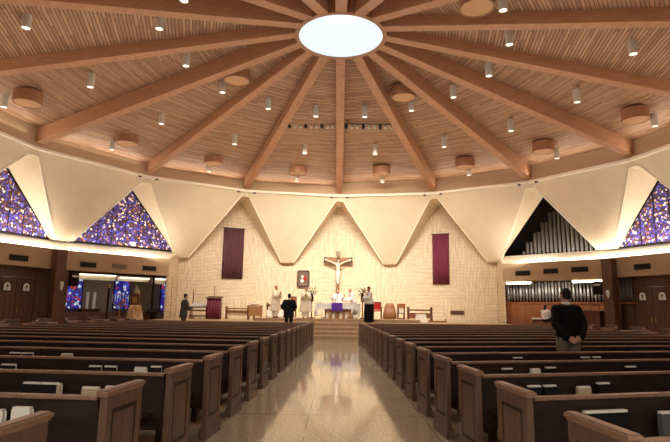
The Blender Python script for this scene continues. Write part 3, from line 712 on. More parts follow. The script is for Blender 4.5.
# ------------------------------------------------------------------ pews
def make_pew(sg, L, bench, end, caps_both=False):
    """local x runs sg*(0..L) from the aisle end, y toward the altar, rear face of the back at y=0."""
    t = thing('pew', '', 'pew')
    TB = Matrix.Rotation(bench*sg, 4, 'Z')
    def X(a, c): return (min(sg*a, sg*c), max(sg*a, sg*c))
    x0, x1 = X(.05, L-.05)
    b = nb(); T = TB @ Matrix.Translation((0, .03, 0)) @ Matrix.Rotation(0, 4, 'X')
    v = []
    for x in (x0, x1):
        for y, z in ((.10, .36), (.14, .36), (.04, .80), (.0, .80)): v.append(b.verts.new((x, y, z)))
    for f in ((0, 1, 2, 3), (4, 5, 6, 7), (0, 1, 5, 4), (1, 2, 6, 5), (2, 3, 7, 6), (3, 0, 4, 7)): b.faces.new([v[i] for i in f])
    k = 1
    while k*2.44 < L:                    # upright joint battens
        xx = sg*k*2.44; 
        vv = []
        for x in (xx-.015, xx+.015):
            for y, z in ((.092, .36), (.1, .36), (.0, .80), (-.008, .80)): vv.append(b.verts.new((x, y, z)))
        for f in ((0, 1, 2, 3), (4, 5, 6, 7), (0, 1, 5, 4), (1, 2, 6, 5), (2, 3, 7, 6), (3, 0, 4, 7)): b.faces.new([vv[i] for i in f])
        k += 1
    bmesh.ops.transform(b, matrix=T, verts=b.verts[:]); obj('backrest', b, M['pew'], t)
    b = nb(); box(b, x0, x1, -.015, .055, .80, .825, T=T); obj('top_rail', b, M['pew_cap'], t, bevel=.006)  # paler rail carries the highlight line along the pew back in its colour
    b = nb(); box(b, x0, x1, .1, .47, .41, .45, T=T); box(b, x0, x1, .42, .45, .33, .41, T=T); box(b, x0, x1, .13, .16, .33, .41, T=T); obj('seat', b, M['pew'], t)
    b = nb(); box(b, x0+.1, x1-.1, -.13, .07, .475, .49, T=T); box(b, x0+.1, x1-.1, -.145, -.13, .475, .56, T=T); obj('book_rack', b, M['pew'], t)
    b = nb(); box(b, x0+.1, x1-.1, -.40, -.24, .17, .24, T=T)
    for i in range(4):
        xx = x0+.3+(x1-x0-.6)*i/3; box(b, xx-.03, xx+.03, -.36, -.28, 0, .17, T=T); box(b, xx-.025, xx+.025, -.3, .1, .1, .15, T=T)
    obj('kneeler', b, M['kneeler'], t)
    if L > 4:
        for i in (1, 2):
            b = nb(); xx = sg*L*i/3; box(b, xx-.02, xx+.02, .1, .45, 0, .41, T=T); obj('bench_support', b, M['pew'], t)
    for which, TE in ((0, Matrix.Rotation(end*sg, 4, 'Z')), (1, TB @ Matrix.Translation((sg*(L-.0), 0, 0)))):
        b = nb(); o1, o2 = (-.019, .019)
        box(b, o1, o2, 0, .5, .0, .83, T=TE)
        # raised frame and panel on the outer face
        xs = -sg if which == 0 else sg
        f0, f1 = sorted((xs*.019, xs*.028))
        for y0, y1, z0, z1 in ((0, .075, .12, .83), (.425, .5, .12, .83), (.075, .425, .74, .83), (.075, .425, .12, .22)): box(b, f0, f1, y0, y1, z0, z1, T=TE)
        g0, g1 = sorted((xs*.019, xs*.025)); box(b, g0, g1, .105, .395, .25, .71, T=TE)
        for y0, y1, z0, z1 in ((.075, .105, .22, .74), (.395, .425, .22, .74), (.105, .395, .71, .74), (.105, .395, .22, .25)):
            q0, q1 = sorted((xs*.019, xs*.0215)); box(b, q0, q1, y0, y1, z0, z1, 1, T=TE)
        box(b, -.042, .042, -.02, .52, 0, .09, T=TE); box(b, -.034, .034, -.01, .51, .09, .12, T=TE)
        pe = obj('end_panel', b, [M['pew_end'], M['pew_groove']], t)
        b = nb(); box(b, -.032, .032, -.015, .515, .825, .84, T=TE); box(b, -.038, .038, -.025, .525, .84, .862, T=TE); box(b, -.028, .028, -.015, .515, .862, .87, T=TE)
        obj('cap', b, M['pew_cap'], pe, bevel=.006)
    return t
ordn = ['nearest', 'second', 'third', 'fourth', 'fifth', 'sixth', 'seventh', 'eighth', 'ninth', 'tenth', 'eleventh', 'twelfth', 'thirteenth', 'fourteenth', 'fifteenth', 'sixteenth', 'seventeenth']
pewpos = {}
for sg in (-1, 1):
    bench, end, L, y0 = (rad(4), rad(4.5), 7.6, 2.24) if sg < 0 else (rad(15.5), rad(5.5), 8.5, 2.47)
    proto = None
    for k in range(17):
        Y = y0+1.2*k
        x = (-1.41+.40*(Y-6)/15.8) if sg < 0 else (1.27-.28*(Y-6)/15.8)
        o = make_pew(sg, L, bench, end) if proto is None else copy_tree(proto)
        if proto is None: proto = o
        o.location = (x, Y, 0); pewpos[(sg, k)] = (x, Y, bench)
        o['label'] = 'dark walnut pew %s of the aisle, %s' % ('left' if sg < 0 else 'right', 'nearest the camera' if k == 0 else 'in front of the steps, last row' if k == 16 else '%s row from the camera' % ordn[k])
        o['group'] = 'pews %s of the centre aisle' % ('left' if sg < 0 else 'right')
sidepos = []
for sg in (-1, 1):
    starts = [(-9.5, 12.3+2.1*i) for i in range(6)] if sg < 0 else [(10.4, 13.6+2.05*i) for i in range(6)]
    for i, (x, Y) in enumerate(starts):
        ang = rad(62)
        L = 1.0
        while math.hypot(x+sg*cos(ang)*(L+.4), Y+sin(ang)*(L+.4)-CY) < 14.6 and L < 4.5: L += .2
        t = make_pew(sg, L, 0, 0); t.location = (x, Y, 0); t.rotation_euler = (0, 0, sg*ang)
        t['label'] = 'angled side-section pew at far %s, %s' % ('left' if sg < 0 else 'right', 'nearest the camera' if i == 0 else '%s from the camera' % ordn[i]); t['group'] = 'angled pews at far %s' % ('left' if sg < 0 else 'right')
        sidepos.append((sg, i, x, Y, ang, L))

# books standing in the racks behind the pews
def book(sg, k, px, w_, h_, cover, label, lean=0, lay=False, thick=.035, group=None):
    x, Y, bn = pewpos[(sg, k)]
    # where the column px of the photograph meets that pew back, as a distance along the pew
    d = ((px-337)/521*Y-x)/ (cos(bn)-(px-337)/521*sin(bn)*sg) if sg > 0 else ((px-337)/521*Y-x)/(-cos(bn)-(px-337)/521*sin(bn))
    d = abs(d)
    t = thing('hymnal', label, 'book', (x+sg*d*cos(bn), Y+d*sin(bn), 0), sg*bn, group or 'books in the pew racks')
    t.matrix_world = Matrix.Translation((x, Y, 0)) @ Matrix.Rotation(sg*bn, 4, 'Z') @ Matrix.Translation((sg*d, .03-.055, .492)) @ Matrix.Rotation(lean, 4, 'Y')
    b = nb(); box(b, -w_/2, w_/2, -thick/2-.003, -thick/2, 0, h_); box(b, -w_/2, w_/2, thick/2, thick/2+.003, 0, h_); box(b, -w_/2-.003, -w_/2, -thick/2-.003, thick/2+.003, 0, h_)
    obj('cover', b, cover, t)
    b = nb(); box(b, -w_/2, w_/2-.006, -thick/2, thick/2, .004, h_+.016); obj('pages', b, M['page'], t)
    return t
BK = [(-1, 1, 13, .14, .23, 'page', 'white sheaf of papers in the nearest left rack', 0), (-1, 1, 40, .12, .25, 'page', 'white folded leaflet behind the nearest left pew end', 0),
 (-1, 2, 46, .155, .225, 'book', 'black book, left of the pair in the second visible left rack'), (-1, 2, 63, .155, .225, 'book', 'black book, right of the pair in the second visible left rack'),
 (-1, 2, 72.5, .03, .22, 'tanbook', 'narrow tan booklet against the pair of black books at left'),
 (-1, 2, 103, .15, .2, 'tanbook', 'cream book right of the black pair on the left side'),
 (-1, 2, 124, .13, .21, 'tanbook', 'cream book tucked by the pew end on the left side'),
 (-1, 3, 21, .17, .235, 'book', 'white-edged dark book far left in the third visible left rack'), (-1, 3, 105, .14, .24, 'book', 'black book, left one by the third left pew end'), (-1, 3, 120, .14, .24, 'book', 'black book, middle one by the third left pew end'),
 (-1, 3, 149, .13, .235, 'page', 'white booklet close to the third left pew end'), (-1, 3, 164, .12, .25, 'book', 'black book touching the third left pew end'),
 (-1, 4, 26, .17, .25, 'book', 'white-edged dark book far left in the fourth visible left rack'), (-1, 4, 38, .15, .25, 'book', 'second white-edged dark book in the fourth visible left rack'), (-1, 4, 76, .15, .25, 'tanbook', 'tan book alone in the fourth visible left rack'),
 (1, 1, 583, .2, .225, 'book', 'black book, left of the pair in the nearest right rack'), (1, 1, 603, .155, .225, 'book', 'black book, right of the pair in the nearest right rack'),
 (1, 1, 653, .19, .2, 'greybook', 'grey boxy book in the nearest right rack'), (1, 1, 668, .14, .24, 'book', 'black book at the right edge of the nearest right rack'),
 (1, 2, 526, .13, .225, 'book', 'black book, left of the pair in the second visible right rack'), (1, 2, 541, .13, .225, 'book', 'black book, right of the pair in the second visible right rack'),
 (1, 2, 573, .14, .205, 'tanbook', 'cream book beside a black one in the second visible right rack'), (1, 2, 592, .14, .235, 'book', 'black book right of the cream one at right'),
 (1, 3, 501, .14, .245, 'book', 'white-edged dark book in the third right rack, closest to the aisle'), (1, 3, 528, .12, .235, 'page', 'low white leaflet in the third right rack'), (1, 3, 543, .14, .25, 'book', 'white-edged dark book in the third right rack beside the leaflet'),
 (1, 3, 620, .15, .245, 'book', 'white-edged dark book in the third right rack farther from the aisle'), (1, 3, 667, .14, .245, 'book', 'white-edged dark book in the third right rack at the edge of view'),
 (1, 4, 512, .15, .255, 'book', 'white-edged dark book in the fourth right rack near the aisle'), (1, 4, 577, .15, .25, 'book', 'white-edged dark book in the fourth right rack, left one'), (1, 4, 588, .14, .25, 'book', 'white-edged dark book in the fourth right rack, right one')]
for q in BK: book(q[0], q[1], q[2], q[3], q[4], M[q[5]], q[6], q[7] if len(q) > 7 else 0)
for n_, (sg, i, x, Y, ang, L) in enumerate(sidepos):
    for j, dd in enumerate((.8, 2.0)):
        if dd > L-.3: continue
        t = thing('hymnal', '%s booklet on the %s angled pew at far %s, %s the aisle' % ('white' if (i+j) % 2 else 'tan', ordn[i], 'left' if sg < 0 else 'right', 'by' if j == 0 else 'away from'), 'book', group='booklets on the angled pews')
        t.matrix_world = Matrix.Translation((x, Y, 0)) @ Matrix.Rotation(sg*ang, 4, 'Z') @ Matrix.Translation((sg*dd, .3, .451))
        b = nb(); box(b, -.09, .09, -.12, .12, 0, .003); box(b, -.09, .09, -.12, .12, .022, .025); obj('cover', b, M['page'] if (i+j) % 2 else M['tanbook'], t)
        b = nb(); box(b, -.085, .085, -.115, .115, .003, .022); obj('pages', b, M['page'], t)

# ------------------------------------------------------------------ people
def remesh(name, bm, voxel, material, parent, it=3):
    me = bpy.data.meshes.new('tmp'); bm.to_mesh(me); bm.free()
    o = bpy.data.objects.new('tmp', me); C.objects.link(o)
    m = o.modifiers.new('r', 'REMESH'); m.mode = 'VOXEL'; m.voxel_size = voxel
    m = o.modifiers.new('s', 'SMOOTH'); m.iterations = it; m.factor = .5
    dg = bpy.context.evaluated_depsgraph_get(); dg.update()
    me2 = bpy.data.meshes.new_from_object(o.evaluated_get(dg)); me2.name = name
    bpy.data.objects.remove(o); bpy.data.meshes.remove(me)
    me2.materials.clear(); me2.materials.append(material); me2.polygons.foreach_set('use_smooth', [True]*len(me2.polygons))
    q = bpy.data.objects.new(name, me2); C.objects.link(q); q.parent = parent; return q
V = Vector
def hand(bm, w_, d, palm_n, thumb_side, curl=.5):
    """wrist w_, pointing along d, palm normal palm_n."""
    d = V(d).normalized(); n_ = V(palm_n); n_ = (n_-d*n_.dot(d)).normalized(); s = d.cross(n_).normalized()*thumb_side
    k = V(w_)+d*.085
    hull(bm, V(w_)+d*.01, .022, k+s*.02, .019); hull(bm, V(w_)+d*.01, .02, k-s*.022, .017); hull(bm, k+s*.02, .019, k-s*.022, .017)
    for i, (o_, L_) in enumerate(((.030, .070), (.010, .078), (-.010, .072), (-.029, .056))):
        p = k+s*o_; a = (d*cos(curl*.6)+n_*sin(curl*.6)); q = p+a*L_*.55; a2 = (d*cos(curl*1.6)+n_*sin(curl*1.6)); e = q+a2*L_*.5
        hull(bm, p, .0105, q, .0095); hull(bm, q, .0095, e, .008)
    tp = V(w_)+d*.035+s*.028; tq = tp+(d*.6+s*.6+n_*.3).normalized()*.04; te = tq+(d*.9+s*.1+n_*.35).normalized()*.032
    hull(bm, V(w_)+d*.02+s*.01, .016, tq, .012); hull(bm, tq, .012, te, .0095)
def person(name_, label, loc, rz, h=1.75, lean=0.0, head_turn=0.0, head_tilt=0.0, arms=None, legs=None, outfit='suit', cols=None, hair='hair', vox=.014, sitting=False, beard=False, female=False, bulk=1.0):
    s = h/1.75
    t = thing('person', label, 'person', loc, rz)
    R = Matrix.Rotation(-lean, 4, 'X')
    hipz = .93*s
    def U(x, y, z):                       # upper body point, leaned about the hip
        p = R @ V((x*s, y*s, z*s-hipz)); return V((p.x, p.y, p.z+hipz))
    sh = {-1: U(-.175, 0, 1.405), 1: U(.175, 0, 1.405)}
    arms = arms or {-1: ((-.25, 0, 1.14), (-.24, .05, .90)), 1: ((.25, 0, 1.14), (.24, .05, .90))}
    A = {k: (U(*v[0]), U(*v[1])) for k, v in arms.items()}
    HD = {k: ((A[k][1]-A[k][0]).normalized() if len(arms[k]) < 3 else (R.to_3x3() @ V(arms[k][2])).normalized()) for k in A}
    PN = {k: (V((-k, 0, .0)) if len(arms[k]) < 4 else R.to_3x3() @ V(arms[k][3])) for k in A}
    if sitting: LG = {k: (V((k*.09, 0, hipz)), V((k*.12*s, .42*s, hipz+.02)), V((k*.12*s, .40*s, hipz-.50*s))) for k in (-1, 1)}
    else:
        legs = legs or {}
        LG = {k: (V((k*.09*s, 0, .92*s)), V((k*.10*s, .01*s, .49*s)), V((k*.11*s, -.01*s, .08*s))) for k in (-1, 1)}
        for k in legs: LG[k] = tuple(V(q)*s for q in legs[k])
    pel, wai, che, nek = U(0, 0, .98), U(0, .01, 1.12), U(0, .01, 1.33), U(0, -.005, 1.47)
    hc = U(0, .02, 1.625)
    HT = Matrix.Translation(hc) @ R @ Matrix.Rotation(head_turn, 4, 'Z') @ Matrix.Rotation(-head_tilt, 4, 'X')
    b = nb()
    hull(b, pel, (.155*s, .11*s, .10*s), wai, (.13*s, .10*s, .08*s)); hull(b, wai, (.13*s, .10*s, .08*s), che, (.155*s, .115*s, .11*s))
    hull(b, che, (.15*s, .11*s, .1*s), U(0, -.01, 1.42), (.14*s, .07*s, .05*s)); hull(b, U(0, -.01, 1.42), .062*s, HT @ V((0, -.015, -.06)), .052*s)
    for k in (-1, 1):
        el, wr = A[k]; hull(b, U(0, -.01, 1.42), .055*s, sh[k], .055*s); hull(b, sh[k], .058*s, el, .042*s); hull(b, el, .042*s, wr, .027*s)
        hand(b, wr, HD[k], PN[k], k, .55)
        hp, kn, an = LG[k]; hull(b, hp, .088*s, kn, .056*s); hull(b, kn, .056*s, an, .038*s); hull(b, an, .04*s, an+V((0, .13*s, -.045*s)), (.038*s, .04*s, .03*s))
        hull(b, an+V((0, -.03, -.03)), .035*s, an+V((0, .1, -.05)), .03*s)
    n0 = len(b.verts)
    def he(c, r, sub=2): ell(b, HT @ V(c), r, sub)
    he((0, -.01, .03), (.074, .093, .09), 3); he((0, .012, -.045), (.056, .072, .066)); he((0, .078, -.085), (.024, .02, .018))
    hull(b, HT @ V((0, .083, .022)), .009, HT @ V((0, .105, -.022)), .0145)
    he((-.026, .075, .012), (.02, .014, .008)); he((.026, .075, .012), (.02, .014, .008)); he((0, .082, -.052), (.026, .012, .011))
    for k in (-1, 1): he((k*.077, -.008, -.005), (.011, .02, .032))
    remesh('body', b, min(vox, .012), M['skin'], t, 2)
    for k in (-1, 1):
        b = nb(); ell(b, HT @ V((k*.029, .083, .0)), (.011, .007, .008)); obj('eye', b, M['eye'], t, True)
    b = nb(); ell(b, HT @ V((0, .092, -.053)), (.022, .006, .006)); obj('mouth', b, M['lip'], t, True)
    # hair
    b = nb(); ell(b, HT @ V((0, -.022, .045)), (.083, .095, .084), 3)
    ell(b, HT @ V((0, -.05, .0)), (.077, .062, .075))
    if hair == 'balding': b.free(); b = nb(); [ell(b, HT @ V((k*.055, -.045, .0)), (.03, .055, .05)) for k in (-1, 1)]; ell(b, HT @ V((0, -.075, .0)), (.06, .03, .055))
    if female: hull(b, HT @ V((0, -.06, .0)), (.07, .05, .06), HT @ V((0, -.05, -.12)), (.06, .035, .05))
    remesh('hair', b, .012, M['greyhair'] if hair in ('grey', 'balding') else M['hair'], t, 3)
    if beard:
        b = nb(); ell(b, HT @ V((0, .045, -.08)), (.05, .05, .035)); obj('beard', b, M['hair'], t, True)
    c = cols or {}
    def sleeves(b, r1, r2, r3, cut=.97):
        for k in (-1, 1):
            el, wr = A[k]; w2 = el+(wr-el)*cut; hull(b, sh[k]+V((0, 0, .0)), r1*s, el, r2*s); hull(b, el, r2*s, w2, r3*s)
    if outfit in ('suit', 'sweater', 'shirt'):
        b = nb(); lw = {'suit': .83, 'sweater': .93, 'shirt': .9}[outfit]
        g = bulk*s; lw = c.get('hem', lw)
        hull(b, U(0, 0, 1.0), (.178*g, .135*g, .08*s), wai, (.165*g, .128*g, .08*s)); hull(b, wai, (.165*g, .128*g, .08*s), che, (.185*g, .138*g, .11*s))
        hull(b, che, (.18*g, .132*g, .1*s), U(0, -.01, 1.42), (.16*s, .085*s, .05*s))
        for k in (-1, 1): hull(b, U(0, -.01, 1.43), .07*s, sh[k], .068*s)
        if not sitting: hull(b, U(0, 0, 1.0), (.178*g, .135*g, .05*s), U(0, 0, lw), (.185*g, .145*g, .04*s))
        sleeves(b, .07*bulk, .066*bulk, .05*bulk)
        remesh('jacket' if outfit != 'shirt' else 'shirt', b, vox, M[c.get('top', 'navy')], t, 4)
        b = nb(); lathe(b, [(.063*s, 0), (.066*s, .045*s), (.060*s, .045*s), (.057*s, 0)], 20)
        bmesh.ops.transform(b, matrix=Matrix.Translation(U(0, -.012, 1.475)), verts=b.verts[:]); obj('collar', b, M['white'], t, True)
        if outfit != 'shirt':
            for k in (-1, 1):
                b = nb(); el, wr = A[k]; tube(b, [el+(wr-el)*.94, el+(wr-el)*1.03], [.036*s, .036*s], 12); obj('cuff', b, M['white'], t, True)
        b = nb()
        for k in (-1, 1):
            hp, kn, an = LG[k]; hull(b, hp+V((0, 0, .03)), (.105*s, .115*s, .09*s), kn, .072*s); hull(b, kn, .072*s, an+V((0, 0, .0)), .056*s)
        hull(b, LG[-1][0], .1*s, LG[1][0], .1*s); hull(b, pel, (.165*s, .12*s, .08*s), V((0, 0, LG[1][0].z)), (.16*s, .12*s, .06*s))
        remesh('trousers', b, vox, M[c.get('legs', 'navy')], t, 3)
    else:
        top, und = c.get('top', 'cream'), c.get('under', 'white')
        hem, uh = c.get('hem', .34), c.get('uhem', .12)
        b = nb(); prof = [(.2*bulk, uh), (.205*bulk, uh+.02), (.21*bulk, .5), (.19*bulk, .95), (.15, 1.2), (.0, 1.3)]
        lathe(b, [(r*s, z*s) for r, z in prof], 36, 0, 0, 1, .8, ripple=.03, nr=9); obj('under_robe', b, M[und], t, True)
        b = nb()
        if outfit == 'chasuble':
            lathe(b, [(.30*s, hem*s), (.31*s, (hem+.03)*s), (.29*s, .8*s), (.25*s, 1.15*s), (.19*s, 1.36*s), (.08*s, 1.47*s), (.0, 1.48*s)], 40, 0, 0, 1.12, .66, ripple=.025, nr=7)
            for k in (-1, 1):
                el, wr = A[k]; hull(b, sh[k], .08*s, el, .085*s); hull(b, el, (.085*s, .085*s, .13*s), el+(wr-el)*.75, (.07*s, .07*s, .12*s))
        else:
            hull(b, U(0, 0, hem+.03), (.22*s*bulk, .19*s*bulk, .03*s), wai, (.18*s*bulk, .15*s*bulk, .08*s)); hull(b, wai, (.18*s*bulk, .15*s*bulk, .08*s), U(0, -.01, 1.42), (.16*s, .085*s, .05*s))
            for k in (-1, 1):
                el, wr = A[k]; hull(b, U(0, -.01, 1.43), .07*s, sh[k], .075*s); hull(b, sh[k], .078*s, el, .085*s); hull(b, el, .085*s, el+(wr-el)*.9, (.07*s, .07*s, .09*s))
        bmesh.ops.transform(b, matrix=Matrix.Identity(4), verts=b.verts[:])
        remesh('vestment', b, .018, M[top], t, 3)
        if c.get('band'):
            b = nb(); pts = []
            for (y, z) in ((.125, 1.40), (.165, 1.15), (.185, .8), (.195, hem+.04)): pts.append((y*s, z*s))
            for x0, x1 in ((-.035, .035),):
                vv = [(b.verts.new((x0*s, y, z)), b.verts.new((x1*s, y, z))) for y, z in pts]
                for q, r_ in zip(vv, vv[1:]): b.faces.new((q[0], q[1], r_[1], r_[0]))
            o = obj('embroidered_band', b, M['gold'], t); o.modifiers.new('solid', 'SOLIDIFY').thickness = .012
    for k in (-1, 1):
        an = LG[k][2]; b = nb(); hull(b, an+V((0, -.02, -.04)), (.045, .05, .035), an+V((0, .13, -.05)), (.045, .05, .028)); ell(b, an+V((0, 0, -.015)), (.05, .055, .04))
        remesh('shoe', b, .012, M['black'], t, 2)
    return t
person('m', 'person in black jacket seen from behind, hands clasped behind the back among right pews', (3.76, 8.68, 0), rad(3), 1.8, head_turn=.1, bulk=1.06,
       arms={-1: ((-.225, -.08, 1.17), (-.12, -.215, .985), (.75, -.1, -.6), (0, -1, 0)), 1: ((.225, -.08, 1.17), (.10, -.235, .995), (-.75, -.1, -.6), (0, -1, 0))},
       outfit='sweater', cols={'top': 'black', 'legs': 'khaki'}, vox=.012)
person('m', 'person in dark suit standing with back to the camera before the sanctuary', (-2.24, 24.66, .18), rad(-2), 1.9, bulk=1.25,
       arms={-1: ((-.285, -.03, 1.17), (-.20, .17, 1.04), (.6, .8, 0), (1, 0, 0)), 1: ((.285, -.03, 1.17), (.20, .17, 1.04), (-.6, .8, 0), (-1, 0, 0))}, cols={'top': 'navy', 'legs': 'navy', 'hem': .74})
person('m', 'person in grey suit in profile at the left of the sanctuary', (-7.15, 24.66, .18), rad(-55), 1.82, bulk=1.25, lean=.05, head_tilt=.1,
       arms={-1: ((-.25, .06, 1.15), (-.08, .27, 1.06), (.7, .7, 0), (0, 0, -1)), 1: ((.25, .06, 1.15), (.08, .27, 1.06), (-.7, .7, 0), (0, 0, -1))}, cols={'top': 'greysuit', 'legs': 'greysuit', 'hem': .7})
PRAY = {-1: ((-.24, .12, 1.14), (-.05, .30, 1.26), (.1, .6, .8), (1, 0, 0)), 1: ((.24, .12, 1.14), (.05, .30, 1.26), (-.1, .6, .8), (-1, 0, 0))}
person('m', 'person in cream robe with joined hands, left of the person in dark suit', (-3.3, 28.3, .88), rad(-125), 1.74, arms=PRAY, outfit='chasuble', cols={'under': 'white', 'band': 1}, hair='balding')
person('m', 'person in cream vestment standing below the framed icon', (-1.66, 28.1, .88), rad(-178), 1.64, arms=PRAY, outfit='chasuble', cols={'band': 1}, hair='grey')
person('m', 'person in white vestment behind the altar under the crucifix, arms apart', (0.02, 30.1, .88), rad(180), 1.62, arms={-1: ((-.30, .12, 1.18), (-.40, .30, 1.30), (-.2, .4, .9), (.5, .5, 0)), 1: ((.30, .12, 1.18), (.40, .30, 1.30), (.2, .4, .9), (-.5, .5, 0))}, outfit='chasuble', cols={'top': 'white', 'band': 1}, hair='grey')
person('m', 'person in white robe leaning over the right end of the altar', (.92, 29.85, .88), rad(115), 1.72, lean=.3, head_tilt=.25, arms={-1: ((-.24, .2, 1.16), (-.16, .46, 1.16), (.2, 1, 0), (0, 0, -1)), 1: ((.24, .2, 1.16), (.16, .46, 1.16), (-.2, 1, 0), (0, 0, -1))}, outfit='surplice', cols={'top': 'white', 'under': 'white', 'hem': .6}, hair='balding')
person('m', 'person in white surplice over black cassock at right of the altar', (1.62, 26.85, .73), rad(120), 1.82, head_tilt=.2, bulk=1.35, arms={-1: ((-.22, .14, 1.16), (-.07, .30, 1.14), (.5, .8, .2), (1, 0, 0)), 1: ((.22, .14, 1.16), (.07, .30, 1.14), (-.5, .8, .2), (-1, 0, 0))}, outfit='surplice', cols={'top': 'white', 'under': 'black', 'hem': .88, 'uhem': .06}, beard=True)
person('m', 'person in white shirt seated at the keyboard by the organ pipes', (10.9, 27.72, .07), rad(-40), 1.7, lean=.06, head_tilt=.2, arms={-1: ((-.22, .14, 1.16), (-.14, .36, 1.10), (.2, 1, 0), (0, 0, -1)), 1: ((.22, .14, 1.16), (.14, .36, 1.10), (-.2, 1, 0), (0, 0, -1))}, outfit='shirt', cols={'top': 'white', 'legs': 'black'}, sitting=True, female=True)
t = thing('piano_bench', 'plain wooden bench under the seated musician', 'bench'); t.matrix_world = atP(10.85, 27.66, .3, rad(-40))
b = nb(); box(b, -.4, .4, -.2, .2, .5, .56); obj('seat', b, M['organ_wood'], t, bevel=.01)
for x in (-.35, .35):
    for y in (-.15, .15):
        b = nb(); box(b, x-.03, x+.03, y-.03, y+.03, 0, .5); obj('leg', b, M['organ_wood'], t)

# ------------------------------------------------------------------ crucifix
t = thing('crucifix', 'wooden crucifix with ivory corpus on the brick wall above the altar', 'crucifix', (0.02, 33.45, 0))
b = nb(); box(b, -.085, .085, -.06, .06, 2.42, 4.86); obj('upright', b, M['crosswood'], t, bevel=.01)
b = nb()
slab(b, [(-.87, -.06, 4.32), (-.87, -.06, 4.66), (.89, -.06, 4.66), (.89, -.06, 4.32), (.55, -.06, 4.38), (.1, -.06, 4.32), (-.1, -.06, 4.32), (-.55, -.06, 4.38)], (0, 1, 0), .1); obj('crossbeam', b, M['crosswood'], t, bevel=.01)
for x in (-.85, .87):
    b = nb(); box(b, x-.06, x+.06, -.07, .05, 4.3, 4.68); obj('beam_end', b, M['crossdark'], t)
b = nb(); box(b, -.16, .16, -.08, -.03, 4.76, 5.06); obj('plaque', b, M['pvent'], t, bevel=.008)
for (z0, z1) in ((4.82, 4.835), (4.87, 4.885), (4.92, 4.935), (4.97, 4.985)):
    pass
b = nb(); box(b, -.1, .1, -.12, .07, 2.95, 3.05); obj('foot_rest', b, M['crossdark'], t)
b = nb(); box(b, -.1, .1, -.075, .065, 2.40, 2.78); obj('lower_mount', b, M['organ_wood'], t)
b = nb(); cy = -.14
hull(b, (0, cy, 3.72), (.11, .07, .08), (0, cy, 3.92), (.10, .07, .08)); hull(b, (0, cy, 3.92), (.10, .07, .08), (0, cy-.02, 4.14), (.13, .085, .09)); hull(b, (0, cy, 4.2), .06, (0, cy-.03, 4.33), .04)
for k in (-1, 1):
    hull(b, (k*.1, cy, 4.2), .06, (k*.42, cy+.02, 4.36), .042); hull(b, (k*.42, cy+.02, 4.36), .042, (k*.72, cy+.04, 4.48), .03); hand(b, (k*.72, cy+.04, 4.48), (k*.9, 0, .35), (0, -1, 0), k, .4)
    hull(b, (k*.06, cy, 3.7), .085, (k*.05, cy-.06, 3.36), .06); hull(b, (k*.05, cy-.06, 3.36), .058, (k*.03, cy, 3.05), .04); hull(b, (k*.03, cy, 3.05), .035, (k*.025, cy-.05, 2.98), .03)
ell(b, (.02, cy-.05, 4.44), (.07, .08, .095)); ell(b, (.02, cy-.12, 4.42), (.015, .02, .02))
remesh('corpus', b, .014, M['ivory'], t, 2)
b = nb(); hull(b, (0, cy, 3.62), (.13, .1, .07), (0, cy, 3.74), (.13, .1, .05)); remesh('loincloth', b, .016, M['white'], t, 2)
b = nb(); ell(b, (.02, cy-.03, 4.48), (.078, .085, .075)); obj('hair', b, M['crossdark'], t, True)

# ------------------------------------------------------------------ banners, icon
for k, s0, s1, z0, z1, lb, mt in ((-1, -.82, .48, 3.15, 6.3, 'long plum cloth banner hanging left of the crucifix', 'plum'), (1, -.60, .44, 3.0, 6.13, 'long plum cloth banner hanging right of the crucifix', 'plum2')):
    t = thing('banner', lb, 'banner'); t.matrix_world = frame_at(AZ[k], 16.8)
    b = nb(); n = 28; vv = []
    for i in range(n+1):
        x = s0+(s1-s0)*i/n; y = -.10+.025*sin(i*1.35); vv.append([b.verts.new((x, y, z)) for z in (z1, (z0+z1)/2, z0)])
    for p, q in zip(vv, vv[1:]):
        for j in range(2): b.faces.new((p[j], q[j], q[j+1], p[j+1]))
    o = obj('cloth', b, M[mt], t, True); o.modifiers.new('solid', 'SOLIDIFY').thickness = .01
    b = nb(); tube(b, [(s0-.06, -.1, z1+.01), (s1+.06, -.1, z1+.01)], .022, 8); obj('rod', b, M['dark'], t)
    b = nb(); [box(b, x-.02, x+.02, -.1, 0, z1-.02, z1+.04) for x in (s0+.1, s1-.1)]; obj('bracket', b, M['dark'], t)
t = thing('framed_icon', 'rounded dark wooden framed icon panel left of the crucifix', 'picture', (-2.2, 33.72, 3.28))
def rrect(w_, h_, r, y, n=5):
    pts = []
    for cx_, cz_, a0 in ((w_-r, h_-r, 0), (-w_+r, h_-r, PI/2), (-w_+r, -h_+r, PI), (w_-r, -h_+r, 3*PI/2)):
        for i in range(n+1): a = a0+PI/2*i/n; pts.append((cx_+r*cos(a), y, cz_+r*sin(a)))
    return pts
b = nb(); slab(b, rrect(.40, .54, .12, -.05), (0, 1, 0), .08); obj('frame', b, M['crossdark'], t, bevel=.01)
b = nb(); slab(b, rrect(.31, .43, .08, -.062), (0, 1, 0), .02); obj('painting', b, M['pew_end'], t)
b = nb()
for c_, r_ in (((-.05, -.07, .12), (.09, .012, .11)),): ell(b, c_, r_)
obj('painted_face', b, M['wpetal'], t, True)
b = nb(); ell(b, (.08, -.07, .02), (.13, .01, .17)); obj('painted_robe', b, M['red'], t, True)
b = nb(); ell(b, (-.07, -.072, -.14), (.12, .01, .12)); obj('painted_figure', b, M['wpetal'], t, True)
b = nb(); box(b, -.24, .24, -.072, -.06, -.4, -.33); obj('caption_strip', b, M['pvent'], t)
